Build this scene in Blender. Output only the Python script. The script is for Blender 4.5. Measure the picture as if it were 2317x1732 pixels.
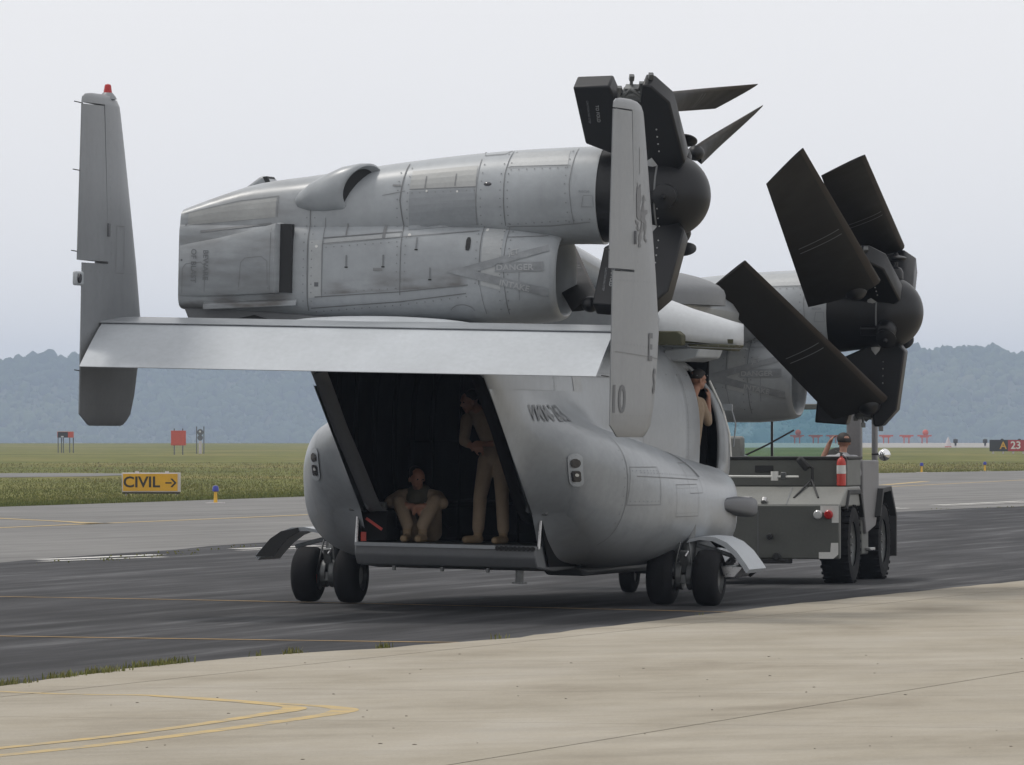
import bpy, bmesh, math, random
import numpy as np
from mathutils import Vector, Matrix, Euler
from mathutils.bvhtree import BVHTree
random.seed(7); rng = np.random.default_rng(7)
R = math.radians
scene = bpy.context.scene
for o in list(bpy.data.objects): bpy.data.objects.remove(o)

# ------------------------------------------------------------------ camera, sky, sun, exposure
cam_d = bpy.data.cameras.new('camera'); cam = bpy.data.objects.new('camera', cam_d)
scene.collection.objects.link(cam); scene.camera = cam
cam.location = (0, 0, 1.95); cam.rotation_euler = (R(90.4288), 0, 0)
cam_d.sensor_width = 36.0; cam_d.lens = 36.0*15500/2317
cam_d.clip_start = 0.5; cam_d.clip_end = 12000

SUN_EL, SUN_AZ = R(64), R(-62)          # azimuth clockwise from +Y
world = bpy.data.worlds.new('World'); scene.world = world; world.use_nodes = True
nt = world.node_tree; nt.nodes.clear()
sky = nt.nodes.new('ShaderNodeTexSky'); sky.sky_type = 'NISHITA'; sky.sun_disc = False
sky.sun_elevation = SUN_EL; sky.sun_rotation = SUN_AZ; sky.dust_density = 6; sky.air_density = 1.0
bg1 = nt.nodes.new('ShaderNodeBackground'); bg1.inputs[1].default_value = 0.004
bg2 = nt.nodes.new('ShaderNodeBackground'); bg2.inputs[0].default_value = (0.842, 0.84, 0.852, 1); bg2.inputs[1].default_value = 1.09
add = nt.nodes.new('ShaderNodeAddShader'); out = nt.nodes.new('ShaderNodeOutputWorld')
nt.links.new(sky.outputs[0], bg1.inputs[0]); nt.links.new(bg1.outputs[0], add.inputs[0])
nt.links.new(bg2.outputs[0], add.inputs[1]); nt.links.new(add.outputs[0], out.inputs[0])

sun_d = bpy.data.lights.new('sun', 'SUN'); sun = bpy.data.objects.new('sun', sun_d); scene.collection.objects.link(sun)
sun_d.energy = 1.5; sun_d.angle = R(11); sun_d.color = (1.0, 0.96, 0.90)
sdir = Vector((math.sin(SUN_AZ)*math.cos(SUN_EL), math.cos(SUN_AZ)*math.cos(SUN_EL), math.sin(SUN_EL)))
sun.rotation_euler = (-sdir).to_track_quat('-Z', 'Y').to_euler(); sun.location = sdir*60
vs = scene.view_settings; vs.view_transform = 'Standard'; vs.look = 'None'; vs.exposure = 0.0; vs.gamma = 1.0
vs.use_curve_mapping = False
scene.cycles.max_bounces = 6; scene.cycles.diffuse_bounces = 3; scene.cycles.glossy_bounces = 2; scene.cycles.volume_bounces = 0

# ------------------------------------------------------------------ helpers
COL = scene.collection
def lin(r, g, b):
    f = lambda c: (c/255/12.92 if c/255 <= .04045 else ((c/255+.055)/1.055)**2.4)
    return (f(r), f(g), f(b))

MATS = {}
def mat(name, col, rough=.55, metal=0., var=.10, scale=2.0, fine=.04, bump=0., bscale=40, spec=.5, stretch=(1,1,1), coat=0., alpha=1., trans=0., world_co=False, streak=0.):
    m = bpy.data.materials.new(name); m.use_nodes = True; MATS[name] = m
    t = m.node_tree; n = t.nodes; b = n['Principled BSDF']
    tc = n.new('ShaderNodeTexCoord'); mp = n.new('ShaderNodeMapping'); mp.inputs['Scale'].default_value = stretch
    if world_co:
        geo = n.new('ShaderNodeNewGeometry'); t.links.new(geo.outputs['Position'], mp.inputs['Vector'])
    else: t.links.new(tc.outputs['Object'], mp.inputs['Vector'])
    a = n.new('ShaderNodeTexNoise'); a.inputs['Scale'].default_value = scale; a.inputs['Detail'].default_value = 7; a.inputs['Roughness'].default_value = .62
    t.links.new(mp.outputs[0], a.inputs['Vector'])
    a2 = n.new('ShaderNodeTexNoise'); a2.inputs['Scale'].default_value = scale*14; a2.inputs['Detail'].default_value = 4
    t.links.new(mp.outputs[0], a2.inputs['Vector'])
    mr = n.new('ShaderNodeMapRange'); mr.inputs[1].default_value = .3; mr.inputs[2].default_value = .7
    mr.inputs[3].default_value = 1-var; mr.inputs[4].default_value = 1+var; t.links.new(a.outputs[0], mr.inputs[0])
    mr2 = n.new('ShaderNodeMapRange'); mr2.inputs[1].default_value = .3; mr2.inputs[2].default_value = .7
    mr2.inputs[3].default_value = 1-fine; mr2.inputs[4].default_value = 1+fine; t.links.new(a2.outputs[0], mr2.inputs[0])
    mu = n.new('ShaderNodeMath'); mu.operation = 'MULTIPLY'; t.links.new(mr.outputs[0], mu.inputs[0]); t.links.new(mr2.outputs[0], mu.inputs[1])
    last = mu
    if streak:
        mp2 = n.new('ShaderNodeMapping'); mp2.inputs['Scale'].default_value = (5, 5, .5); t.links.new(tc.outputs['Object'], mp2.inputs['Vector'])
        a3 = n.new('ShaderNodeTexNoise'); a3.inputs['Scale'].default_value = 1.6; a3.inputs['Detail'].default_value = 6; t.links.new(mp2.outputs[0], a3.inputs['Vector'])
        mr3 = n.new('ShaderNodeMapRange'); mr3.inputs[1].default_value = .48; mr3.inputs[2].default_value = .75; mr3.inputs[3].default_value = 1; mr3.inputs[4].default_value = 1-streak
        t.links.new(a3.outputs[0], mr3.inputs[0]); mu2 = n.new('ShaderNodeMath'); mu2.operation = 'MULTIPLY'
        t.links.new(mu.outputs[0], mu2.inputs[0]); t.links.new(mr3.outputs[0], mu2.inputs[1]); last = mu2
    vm = n.new('ShaderNodeVectorMath'); vm.operation = 'SCALE'; vm.inputs[0].default_value = col
    t.links.new(last.outputs[0], vm.inputs['Scale']); t.links.new(vm.outputs[0], b.inputs['Base Color'])
    rr = n.new('ShaderNodeMapRange'); rr.inputs[1].default_value = .3; rr.inputs[2].default_value = .7
    rr.inputs[3].default_value = max(.02, rough-.07); rr.inputs[4].default_value = min(1, rough+.07); t.links.new(a.outputs[0], rr.inputs[0]); t.links.new(rr.outputs[0], b.inputs['Roughness'])
    b.inputs['Metallic'].default_value = metal; b.inputs['Specular IOR Level'].default_value = spec
    b.inputs['Coat Weight'].default_value = coat; b.inputs['Alpha'].default_value = alpha
    b.inputs['Transmission Weight'].default_value = trans
    if bump:
        bn = n.new('ShaderNodeTexNoise'); bn.inputs['Scale'].default_value = bscale; bn.inputs['Detail'].default_value = 5; t.links.new(mp.outputs[0], bn.inputs['Vector'])
        bp = n.new('ShaderNodeBump'); bp.inputs['Strength'].default_value = bump; bp.inputs['Distance'].default_value = .02
        t.links.new(bn.outputs[0], bp.inputs['Height']); t.links.new(bp.outputs[0], b.inputs['Normal'])
    m['col_node'] = vm.name
    return m

G = lambda x: (x, x, x)
GREY = (.285, .300, .315)
mat('paint_grey', (.282, .302, .322), .34, var=.15, scale=1.0, fine=.05, streak=.05)
mat('paint_light', (.375, .40, .425), .58, var=.10, scale=1.3, fine=.04)
mat('paint_cuff', (.47, .49, .51), .42, var=.06, scale=1.5)
mat('paint_tail', (.212, .223, .236), .42, var=.07, scale=1.0, fine=.04, streak=.08)
mat('paint_panel_dark', (.245, .262, .278), .36, var=.10, scale=2)
mat('paint_panel_light', (.35, .365, .372), .36, var=.10, scale=2)
mat('paint_panel_warm', (.315, .322, .318), .40, var=.12, scale=2)
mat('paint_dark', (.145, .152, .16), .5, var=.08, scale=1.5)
mat('rotor_black', (.0085, .009, .0105), .40, var=.2, scale=2.5, fine=.08, spec=.35)
mat('blade_black', (.0095, .009, .0085), .6, var=.3, scale=1.8, fine=.12, spec=.22)
mat('blade_edge', (.026, .020, .016), .6, var=.35, scale=5, spec=.25)
mat('seam', (.155, .16, .165), .7, var=.1)
mat('seam_soft', (.195, .20, .205), .7, var=.1)
mat('marking_dark', (.115, .12, .13), .6, var=.12, scale=6)
mat('streak_dark', (.235, .250, .265), .4, var=.15, scale=6)
mat('streak_pale', (.33, .35, .37), .4, var=.12, scale=6)
mat('marking_faint', (.225, .238, .25), .5, var=.22, scale=7)
mat('marking_grey', (.175, .185, .195), .6, var=.1, scale=6)
mat('emblem_grey', (.145, .15, .16), .6, var=.12, scale=6)
mat('marking_pale', (.345, .358, .37), .6, var=.1, scale=8)
mat('marking_white', (.62, .62, .6), .6, var=.15, scale=9)
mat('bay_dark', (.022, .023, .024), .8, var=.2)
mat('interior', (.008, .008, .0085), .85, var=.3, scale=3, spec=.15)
mat('primer', (.40, .44, .20), .55, var=.12)
mat('primer_dark', (.055, .055, .028), .7, var=.2)
mat('steel', (.42, .42, .42), .3, metal=.9, var=.2, scale=12)
mat('steel_dark', (.13, .135, .135), .45, metal=.5, var=.25, scale=10)
mat('chrome', (.75, .75, .76), .06, metal=1., var=.03)
mat('tyre', (.013, .013, .014), .85, var=.2, scale=8, bump=.2, bscale=60, spec=.2)
mat('rubber_black', (.018, .018, .018), .7, var=.2)
mat('lamp_red', (.42, .02, .02), .25, var=.1)
mat('red_paint', (.48, .045, .03), .4, var=.1, scale=4)
mat('orange_red', (.50, .075, .035), .55, var=.1, scale=3)
mat('lens_dark', (.03, .03, .035), .12, var=.1, spec=.8)
mat('lens_clear', (.55, .56, .55), .15, var=.1, spec=.8)
mat('lens_blue', (.02, .03, .28), .2, var=.1)
mat('tractor_green', (.098, .102, .092), .55, var=.10, scale=2.2, fine=.05)
mat('tractor_light', (.175, .178, .165), .55, var=.10, scale=2.2, fine=.05)
mat('tractor_grey', (.155, .152, .155), .55, var=.10, scale=2.2, fine=.05)
mat('white_paint', (.66, .66, .63), .55, var=.08, scale=5)
mat('sign_yellow', (.60, .33, .015), .55, var=.08, scale=2)
mat('yellow_paint_post', (.62, .36, .03), .55, var=.08, scale=2)
mat('sign_frame', (.50, .46, .46), .5, var=.1, scale=3)
mat('sign_red', (.36, .025, .025), .5, var=.08)
mat('black_paint', (.022, .02, .015), .6, var=.1)
mat('skin', (.30, .15, .10), .55, var=.08, scale=9)
mat('hair', (.012, .008, .006), .7, var=.3, scale=30)
mat('flight_suit', (.27, .205, .145), .85, var=.12, scale=6, bump=.5, bscale=14)
mat('boots', (.25, .18, .11), .8, var=.15, scale=10)
mat('vest', (.085, .078, .055), .85, var=.2, scale=8)
mat('shirt_grey', (.30, .30, .31), .85, var=.1, scale=8)
mat('hide_glass', (.3, .42, .43), .05, var=.02)

def glass(name, col, alpha=.35):
    m = bpy.data.materials.new(name); m.use_nodes = True; t = m.node_tree; n = t.nodes; n.clear()
    o = n.new('ShaderNodeOutputMaterial'); tr = n.new('ShaderNodeBsdfTransparent'); tr.inputs[0].default_value = (*col, 1)
    gl = n.new('ShaderNodeBsdfGlossy'); gl.inputs['Roughness'].default_value = .03
    fr = n.new('ShaderNodeFresnel'); fr.inputs[0].default_value = 1.45; mx = n.new('ShaderNodeMixShader')
    t.links.new(fr.outputs[0], mx.inputs[0]); t.links.new(tr.outputs[0], mx.inputs[1]); t.links.new(gl.outputs[0], mx.inputs[2]); t.links.new(mx.outputs[0], o.inputs[0])
    MATS[name] = m
glass('tint_glass', (.74, .88, .90))

def V(*a): return Vector(a)
class MB:
    def __init__(s): s.v = []; s.f = []; s.m = []
    def add(s, vs_, fs, m=0):
        o = len(s.v); s.v += [tuple(p) for p in vs_]; s.f += [tuple(i+o for i in f) for f in fs]; s.m += [m]*len(fs); return s
    def box(s, c, d, rot=None, m=0, taper=None):
        h = [x/2 for x in d]; P = []
        for z in (-1, 1):
            k = taper if (taper and z > 0) else 1
            for x, y in ((-1,-1),(1,-1),(1,1),(-1,1)): P.append(Vector((x*h[0]*k, y*h[1]*k, z*h[2])))
        if rot: M_ = Euler(rot).to_matrix(); P = [M_ @ p for p in P]
        P = [p+Vector(c) for p in P]
        return s.add(P, [(0,3,2,1),(4,5,6,7),(0,1,5,4),(1,2,6,5),(2,3,7,6),(3,0,4,7)], m)
    def loft(s, secs, closed=True, cap0=False, cap1=False, m=0):
        n = len(secs[0]); P = [p for q in secs for p in q]; F = []
        for i in range(len(secs)-1):
            for j in range(n if closed else n-1):
                k = (j+1) % n; F.append((i*n+j, i*n+k, (i+1)*n+k, (i+1)*n+j))
        if cap0: F.append(tuple(range(n))[::-1])
        if cap1: F.append(tuple((len(secs)-1)*n+j for j in range(n)))
        return s.add(P, F, m)
    def cyl(s, p0, p1, r0, r1=None, n=16, m=0, caps=True):
        p0 = Vector(p0); p1 = Vector(p1); r1 = r0 if r1 is None else r1
        d = (p1-p0).normalized(); a = d.orthogonal().normalized(); b = d.cross(a)
        ring = lambda p, r: [p+(a*math.cos(t)+b*math.sin(t))*r for t in (2*math.pi*i/n for i in range(n))]
        return s.loft([ring(p0, r0), ring(p1, r1)], True, caps, caps, m)
    def lathe(s, prof, o, ax, n=24, m=0, ref=None, caps=True):
        o = Vector(o); d = Vector(ax).normalized(); a = (Vector(ref) if ref else d.orthogonal()).normalized(); b = d.cross(a)
        secs = [[o+d*x+(a*math.cos(t)+b*math.sin(t))*max(r, 1e-4) for t in (2*math.pi*i/n for i in range(n))] for x, r in prof]
        return s.loft(secs, True, caps, caps, m)
    def tube(s, pts, r, n=8, m=0):
        pts = [Vector(p) for p in pts]; secs = []; a = None
        for i, p in enumerate(pts):
            d = (pts[min(i+1, len(pts)-1)]-pts[max(i-1, 0)]).normalized()
            a = d.orthogonal().normalized() if a is None else (a-d*a.dot(d)).normalized(); b = d.cross(a)
            rr = r[i] if isinstance(r, (list, tuple)) else r
            secs.append([p+(a*math.cos(t)+b*math.sin(t))*rr for t in (2*math.pi*k/n for k in range(n))])
        return s.loft(secs, True, True, True, m)
    def prism(s, poly, o, ax, ay, az, m=0):
        o, ax, ay, az = map(Vector, (o, ax, ay, az)); n = len(poly)
        P = [o+ax*x+ay*y for x, y in poly]+[o+ax*x+ay*y+az for x, y in poly]
        F = [tuple(range(n))[::-1], tuple(range(n, 2*n))]+[(i, (i+1) % n, (i+1) % n+n, i+n) for i in range(n)]
        return s.add(P, F, m)
    def ball(s, c, r, nu=20, nv=12, m=0):
        r = (r,)*3 if not isinstance(r, (tuple, list)) else r; secs = []
        for j in range(nv+1):
            t = math.pi*j/nv; secs.append([(c[0]+r[0]*max(math.sin(t), 1e-4)*math.cos(2*math.pi*i/nu), c[1]+r[1]*max(math.sin(t), 1e-4)*math.sin(2*math.pi*i/nu), c[2]+r[2]*math.cos(t)) for i in range(nu)])
        return s.loft(secs, True, True, True, m)
    def mesh(s, name, mats, smooth=None, recalc=True):
        me = bpy.data.meshes.new(name); me.from_pydata(s.v, [], s.f)
        for q in (mats if isinstance(mats, (list, tuple)) else [mats]): me.materials.append(MATS[q])
        me.polygons.foreach_set('material_index', s.m)
        if recalc:
            b = bmesh.new(); b.from_mesh(me); bmesh.ops.recalc_face_normals(b, faces=b.faces); b.to_mesh(me); b.free()
        if smooth:
            me.shade_smooth(); me.set_sharp_from_angle(angle=R(smooth))
        me.update(); return me
    def build(s, name, mats, parent=None, smooth=None, bevel=0, loc=None, recalc=True, seg=2):
        o = bpy.data.objects.new(name, s.mesh(name, mats, smooth or (50 if bevel else None), recalc)); COL.objects.link(o)
        if parent: o.parent = parent
        if loc: o.location = loc
        if bevel:
            b = o.modifiers.new('bevel', 'BEVEL'); b.width = bevel; b.segments = seg; b.limit_method = 'ANGLE'; b.angle_limit = R(40)
        return o
    def bvh(s): return BVHTree.FromPolygons([Vector(p) for p in s.v], s.f)

def empty(name, loc=(0,0,0), rot=(0,0,0)):
    o = bpy.data.objects.new(name, None); COL.objects.link(o); o.location = loc; o.rotation_euler = rot; o.empty_display_size = .3; return o
def tag(o, label=None, cat=None, group=None, kind=None):
    if label: o['label'] = label
    if cat: o['category'] = cat
    if group: o['group'] = group
    if kind: o['kind'] = kind
    return o
def copy_tree(o, parent=None):
    c = o.copy(); COL.objects.link(c); c.parent = parent
    for ch in list(o.children): copy_tree(ch, c)
    return c

def text2d(s, size=1., bold=0.0, sx=1.0):
    cu = bpy.data.curves.new('t', 'FONT'); cu.body = s; cu.size = size; cu.align_x = 'CENTER'; cu.align_y = 'CENTER'; cu.offset = bold; cu.resolution_u = 3
    o = bpy.data.objects.new('t', cu); COL.objects.link(o); bpy.context.view_layer.update()
    me = bpy.data.meshes.new_from_object(o.evaluated_get(bpy.context.evaluated_depsgraph_get()))
    vs_ = [(v.co.x*sx, v.co.y) for v in me.vertices]; fs = [tuple(p.vertices) for p in me.polygons]
    bpy.data.objects.remove(o); bpy.data.curves.remove(cu); bpy.data.meshes.remove(me); return vs_, fs
def decal(name, vf, fn, m, parent):
    b = MB(); b.add([fn(x, y) for x, y in vf[0]], vf[1]); return b.build(name, m, parent, recalc=False)
def poly_decal(name, pts, fn, m, parent, cuts=2):
    """polygon in 2-D, cut in small triangles so that it follows a curved surface"""
    b = bmesh.new(); vv = [b.verts.new((x, y, 0)) for x, y in pts]; b.faces.new(vv)
    bmesh.ops.triangulate(b, faces=b.faces[:])
    for _ in range(cuts): bmesh.ops.subdivide_edges(b, edges=b.edges[:], cuts=1, use_grid_fill=True)
    bmesh.ops.triangulate(b, faces=b.faces[:]); b.verts.index_update()
    vs_ = [(v.co.x, v.co.y) for v in b.verts]; fs = [tuple(v.index for v in f.verts) for f in b.faces]; b.free()
    return decal(name, (vs_, fs), fn, m, parent)
def proj_fn(bvh, kind, off=.004):
    """'y-': seen from -y, 2-D = (x, z).  'x+': seen from +x, 2-D = (y, z)."""
    def f(a, b_, o=off):
        if kind == 'y-': org, d = Vector((a, -4, b_)), Vector((0, 1, 0))
        else: org, d = Vector((8, a, b_)), Vector((-1, 0, 0))
        h = bvh.ray_cast(org, d)
        if h[0] is None: return (a, 0, b_) if kind == 'y-' else (0, a, b_)
        nrm = h[1] if h[1].dot(d) < 0 else -h[1]
        return tuple(h[0]+nrm*o-d*.001)
    return f
def seam(pts, fn, parent, w=.010, m='seam', name='panel_seam', step=.05):
    w = w*.8
    P = []
    for (a, b_), (c, d) in zip(pts[:-1], pts[1:]):
        n = max(1, int(math.hypot(c-a, d-b_)/step))
        for i in range(n): P.append((a+(c-a)*i/n, b_+(d-b_)*i/n))
    P.append(pts[-1]); L_ = []; R_ = []
    for i, (a, b_) in enumerate(P):
        q = P[min(i+1, len(P)-1)]; p = P[max(i-1, 0)]; dx, dy = q[0]-p[0], q[1]-p[1]; l = math.hypot(dx, dy) or 1
        nx, ny = -dy/l*w/2, dx/l*w/2; L_.append(fn(a+nx, b_+ny)); R_.append(fn(a-nx, b_-ny))
    b = MB(); b.loft([L_, R_], closed=False); return b.build(name, m, parent, recalc=False)
def rivets(paths, fn, parent, sp=.085, r_=.0075, m='seam_soft', name='rivet_row'):
    b = MB()
    for pts in paths:
        for (a, b_), (c, d) in zip(pts[:-1], pts[1:]):
            n = max(1, int(math.hypot(c-a, d-b_)/sp))
            for i in range(n+1):
                x, y = a+(c-a)*i/n, b_+(d-b_)*i/n; b.add([fn(x+r_*math.cos(R(k*60)), y+r_*math.sin(R(k*60)), .006) for k in range(6)], [(0, 1, 2, 3, 4, 5)])
    o = b.build(name, m, parent, recalc=False); o['kind'] = 'stuff'; return o
def rect(a, b_, w, h): return [(a-w/2, b_-h/2), (a+w/2, b_-h/2), (a+w/2, b_+h/2), (a-w/2, b_+h/2)]

# ------------------------------------------------------------------ ground, pavements, far land
def sheet(name, poly, z, m, parent=None, kind='structure'):
    b = MB(); b.add([(x, y, z) for x, y in poly], [tuple(range(len(poly)))]); o = b.build(name, m, parent)
    if kind and not parent: o['kind'] = kind
    return o

def ramp_node(n, stops):
    r = n.new('ShaderNodeValToRGB'); e = r.color_ramp.elements
    e[0].position, e[0].color = stops[0][0], (*stops[0][1], 1); e[1].position, e[1].color = stops[-1][0], (*stops[-1][1], 1)
    for p, c in stops[1:-1]: x = e.new(p); x.color = (*c, 1)
    return r
def ground_mat(name, layers, rough=.9, bump=.3, bs=3.):
    """layers: [(scale xyz, rotation z, noise scale, detail, ramp stops, mode, fac)]"""
    m = bpy.data.materials.new(name); m.use_nodes = True; MATS[name] = m; t = m.node_tree; n = t.nodes; b = n['Principled BSDF']
    geo = n.new('ShaderNodeNewGeometry'); prev = None
    for sc, rz, ns, det, stops, mode, fac in layers:
        rot = n.new('ShaderNodeVectorRotate'); rot.rotation_type = 'Z_AXIS'; rot.inputs['Angle'].default_value = rz; t.links.new(geo.outputs['Position'], rot.inputs['Vector'])
        mp = n.new('ShaderNodeMapping'); mp.inputs['Scale'].default_value = sc; t.links.new(rot.outputs[0], mp.inputs['Vector'])
        no = n.new('ShaderNodeTexNoise'); no.inputs['Scale'].default_value = ns; no.inputs['Detail'].default_value = det; no.inputs['Roughness'].default_value = .65; t.links.new(mp.outputs[0], no.inputs['Vector'])
        r = ramp_node(n, stops); t.links.new(no.outputs[0], r.inputs[0])
        if prev is None: prev = r.outputs[0]
        else:
            mx = n.new('ShaderNodeMixRGB'); mx.blend_type = mode; mx.inputs[0].default_value = fac; t.links.new(prev, mx.inputs[1]); t.links.new(r.outputs[0], mx.inputs[2]); prev = mx.outputs[0]
    t.links.new(prev, b.inputs['Base Color']); b.inputs['Roughness'].default_value = rough; b.inputs['Specular IOR Level'].default_value = .06
    bn = n.new('ShaderNodeTexNoise'); bn.inputs['Scale'].default_value = bs; bn.inputs['Detail'].default_value = 8; t.links.new(geo.outputs['Position'], bn.inputs['Vector'])
    bp = n.new('ShaderNodeBump'); bp.inputs['Strength'].default_value = bump; bp.inputs['Distance'].default_value = .03; t.links.new(bn.outputs[0], bp.inputs['Height']); t.links.new(bp.outputs[0], b.inputs['Normal'])
    return m
ground_mat('grass_ground', [((1, .25, 1), 0, .05, 6, [(.3, (.096, .104, .028)), (.5, (.138, .138, .041)), (.62, (.178, .158, .060)), (.75, (.148, .124, .048))], 'MIX', 1),
                            ((1, .22, 1), 0, .45, 7, [(.28, G(.6)), (.5, G(1.0)), (.75, G(1.3))], 'MULTIPLY', .8), ((.02, .05, 1), 0, 1.0, 4, [(.35, (.75, .86, .7)), (.65, (1.15, 1.06, 1.0))], 'MULTIPLY', 1.0)], bump=.6, bs=1.2)
ground_mat('asphalt_dark', [((1.0, .06, 1), R(14), 1.6, 8, [(.26, G(.032)), (.46, (.048, .048, .050)), (.57, (.070, .070, .073)), (.70, (.135, .135, .138))], 'MIX', 1),
                            ((1.0, .35, 1), R(14), .22, 5, [(.3, G(.72)), (.7, G(1.22))], 'MULTIPLY', .8),
                            ((1, 1, 1), 0, 25, 4, [(.3, G(.85)), (.7, G(1.12))], 'MULTIPLY', .7)], rough=.85, bump=.25, bs=30)
ground_mat('asphalt_light', [((1.0, .08, 1), R(20), 1.0, 8, [(.28, (.135, .133, .13)), (.5, (.185, .182, .176)), (.72, (.23, .226, .219))], 'MIX', 1),
                             ((1, .3, 1), 0, .15, 5, [(.3, G(.82)), (.7, G(1.14))], 'MULTIPLY', .8)], rough=.9, bump=.2, bs=20)
ground_mat('concrete', [((1, .35, 1), R(10), .55, 8, [(.26, (.245, .216, .170)), (.45, (.314, .284, .230)), (.6, (.347, .317, .264)), (.78, (.368, .343, .298))], 'MIX', 1),
                        ((.5, 1.6, 1), R(-30), .8, 6, [(.3, G(.84)), (.55, G(1.0)), (.75, G(1.07))], 'MULTIPLY', .9),
                        ((1, 1, 1), 0, 40, 4, [(.3, G(.88)), (.7, G(1.1))], 'MULTIPLY', .8),
                        ((.25, 1.2, 1), R(8), 3.2, 5, [(.18, G(.55)), (.28, G(1.0))], 'MULTIPLY', .6)], rough=.9, bump=.2, bs=30)
ground_mat('joint_dark', [((1, 1, 1), 0, 4, 4, [(.3, (.07, .06, .05)), (.6, (.16, .14, .11)), (.75, (.22, .195, .155))], 'MIX', 1)])
ground_mat('runway_concrete', [((1, .2, 1), 0, .08, 6, [(.3, (.26, .25, .235)), (.7, (.36, .345, .32))], 'MIX', 1)])
ground_mat('yellow_line', [((1, 1, 1), 0, 3.5, 7, [(.36, (.31, .275, .215)), (.46, (.39, .31, .185)), (.60, (.47, .35, .165)), (.72, (.52, .39, .19))], 'MIX', 1)], bump=.1)
ground_mat('yellow_worn', [((1, 1, 1), 0, 2.5, 7, [(.30, (.16, .13, .10)), (.5, (.34, .235, .12)), (.7, (.46, .31, .14))], 'MIX', 1)], bump=.1)
ground_mat('white_line', [((1, 1, 1), 0, 2.5, 7, [(.30, (.22, .21, .2)), (.5, (.62, .61, .58)), (.7, (.72, .71, .68))], 'MIX', 1)], bump=.1)

b = MB(); b.loft([[(-1480, y, z), (1480, y, z)] for y, z in ((-38, -.035), (1440, -.035), (1452, -.6), (1500, -6.5))], closed=False); o = b.build('ground', 'grass_ground'); o['kind'] = 'structure'
mat('river_water', (.10, .125, .13), .12, var=.1, scale=.02)
sheet('river', [(-1480, 1490), (1480, 1490), (1480, 5760), (-1480, 5760)], -6.2, 'river_water')
sheet('runway', [(20, 980), (600, 960), (600, 1480), (40, 1480)], -.02, 'runway_concrete')
sheet('grass_path', [(-60, 300), (-33, 303), (-26, 306), (-22, 312), (-19.5, 318), (-17.8, 330), (-18.5, 338), (-20.5, 342), (-24, 345), (-28, 338), (-36, 340), (-60, 334)], -.02, 'asphalt_light')
# far (pale) taxiway surface, then the darker near lane above it
edge_far = [(-120, -80), (-40, 60), (-13.9, 183), (-10.7, 195.6), (-6.4, 214), (5, 273), (18.3, 341), (27, 363), (60, 470), (200, 900)]
sheet('far_taxiway', edge_far+[(320, 900), (90, 200), (40, 60), (20, 30), (-20, -30), (-60, -35)][0:0]+[(420, 900), (200, 300), (90, 90), (40, -36), (-60, -36)], -.008, 'asphalt_light')
jit = lambda a: a+random.uniform(-.25, .25)
bd = [(-60, -20), (-30, 35), (-14, 75), (-7.8, 104), (-3.8, 126.5), (5.3, 158), (13.7, 184), (40, 262), (120, 500)]
bd2 = []
for (x0, y0), (x1, y1) in zip(bd[:-1], bd[1:]):
    for k in range(6): bd2.append((jit(x0+(x1-x0)*k/6), jit(y0+(y1-y0)*k/6)))
bd2.append(bd[-1])
sheet('near_taxiway', bd2+[(300, 500), (120, 200), (60, 90), (30, -36), (-60, -36)], 0.0, 'asphalt_dark')

# apron : slabs butted with open joints over a dark bed
ap = [(-30, -34), (-12, 18), (-6.5, 42), (-3.925, 52.53), (-2.955, 57.1), (-1.972, 60.07), (-1.151, 61.74), (.061, 64.93), (3.11, 77.48), (6.73, 90.05), (14, 113), (26, 145), (60, 230)]
ap2 = []
for (x0, y0), (x1, y1) in zip(ap[:-1], ap[1:]):
    n = max(2, int(math.hypot(x1-x0, y1-y0)/.8))
    for k in range(n): ap2.append((x0+(x1-x0)*k/n+random.uniform(-.05, .05), y0+(y1-y0)*k/n+random.uniform(-.07, .07)))
ap2.append(ap[-1])
apron = sheet('apron', ap2+[(120, 230), (120, -34)], .004, 'joint_dark')
# slab grid aligned with the visible joints (one family runs up to the right, one runs nearly across)
def clip_poly(poly, p, nrm):
    out_ = []
    for i in range(len(poly)):
        a, b_ = poly[i], poly[(i+1) % len(poly)]; da = (a[0]-p[0])*nrm[0]+(a[1]-p[1])*nrm[1]; db = (b_[0]-p[0])*nrm[0]+(b_[1]-p[1])*nrm[1]
        if da >= 0: out_.append(a)
        if (da >= 0) != (db >= 0): t_ = da/(da-db); out_.append((a[0]+(b_[0]-a[0])*t_, a[1]+(b_[1]-a[1])*t_))
    return out_
d1 = Vector((4.02, 13.97)).normalized(); n1 = Vector((d1.y, -d1.x)); p0 = Vector((1.56, 46.65))       # joints along d1
d2 = Vector((4.2, -2.55)).normalized(); d2 = Vector((.965, -.262)); n2 = Vector((-d2.y, d2.x))
full = ap2+[(120, 230), (120, -34)]
rows1 = [-18.0, -12.0, -6.1, 0.0, 6.1, 12.2]; cols = [-64, -40, -24, -14.5, -7.8, -1.2, 4.2, 10.8, 22, 40, 70]
def half(poly, off_n, nn, sgn):
    p = p0+nn*off_n; return clip_poly(poly, (p.x, p.y), (nn.x*sgn, nn.y*sgn))
bounds1 = [-400]+rows1+[400]; bounds2 = [-400]+cols+[400]
for i in range(len(bounds1)-1):
    for j in range(len(bounds2)-1):
        q = half(half(full, bounds1[i]+.012, n1, 1), bounds1[i+1]-.012, n1, -1)
        if len(q) >= 3: q = half(half(q, bounds2[j]+.009, n2, 1), bounds2[j+1]-.009, n2, -1)
        if len(q) < 3: continue
        area = abs(sum(q[k][0]*q[(k+1) % len(q)][1]-q[(k+1) % len(q)][0]*q[k][1] for k in range(len(q))))/2
        if area < .05: continue
        b = MB(); b.prism(q, (0, 0, .006), (1,0,0), (0,1,0), (0,0,.014)); b.build('concrete_slab', 'concrete', apron)

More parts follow.
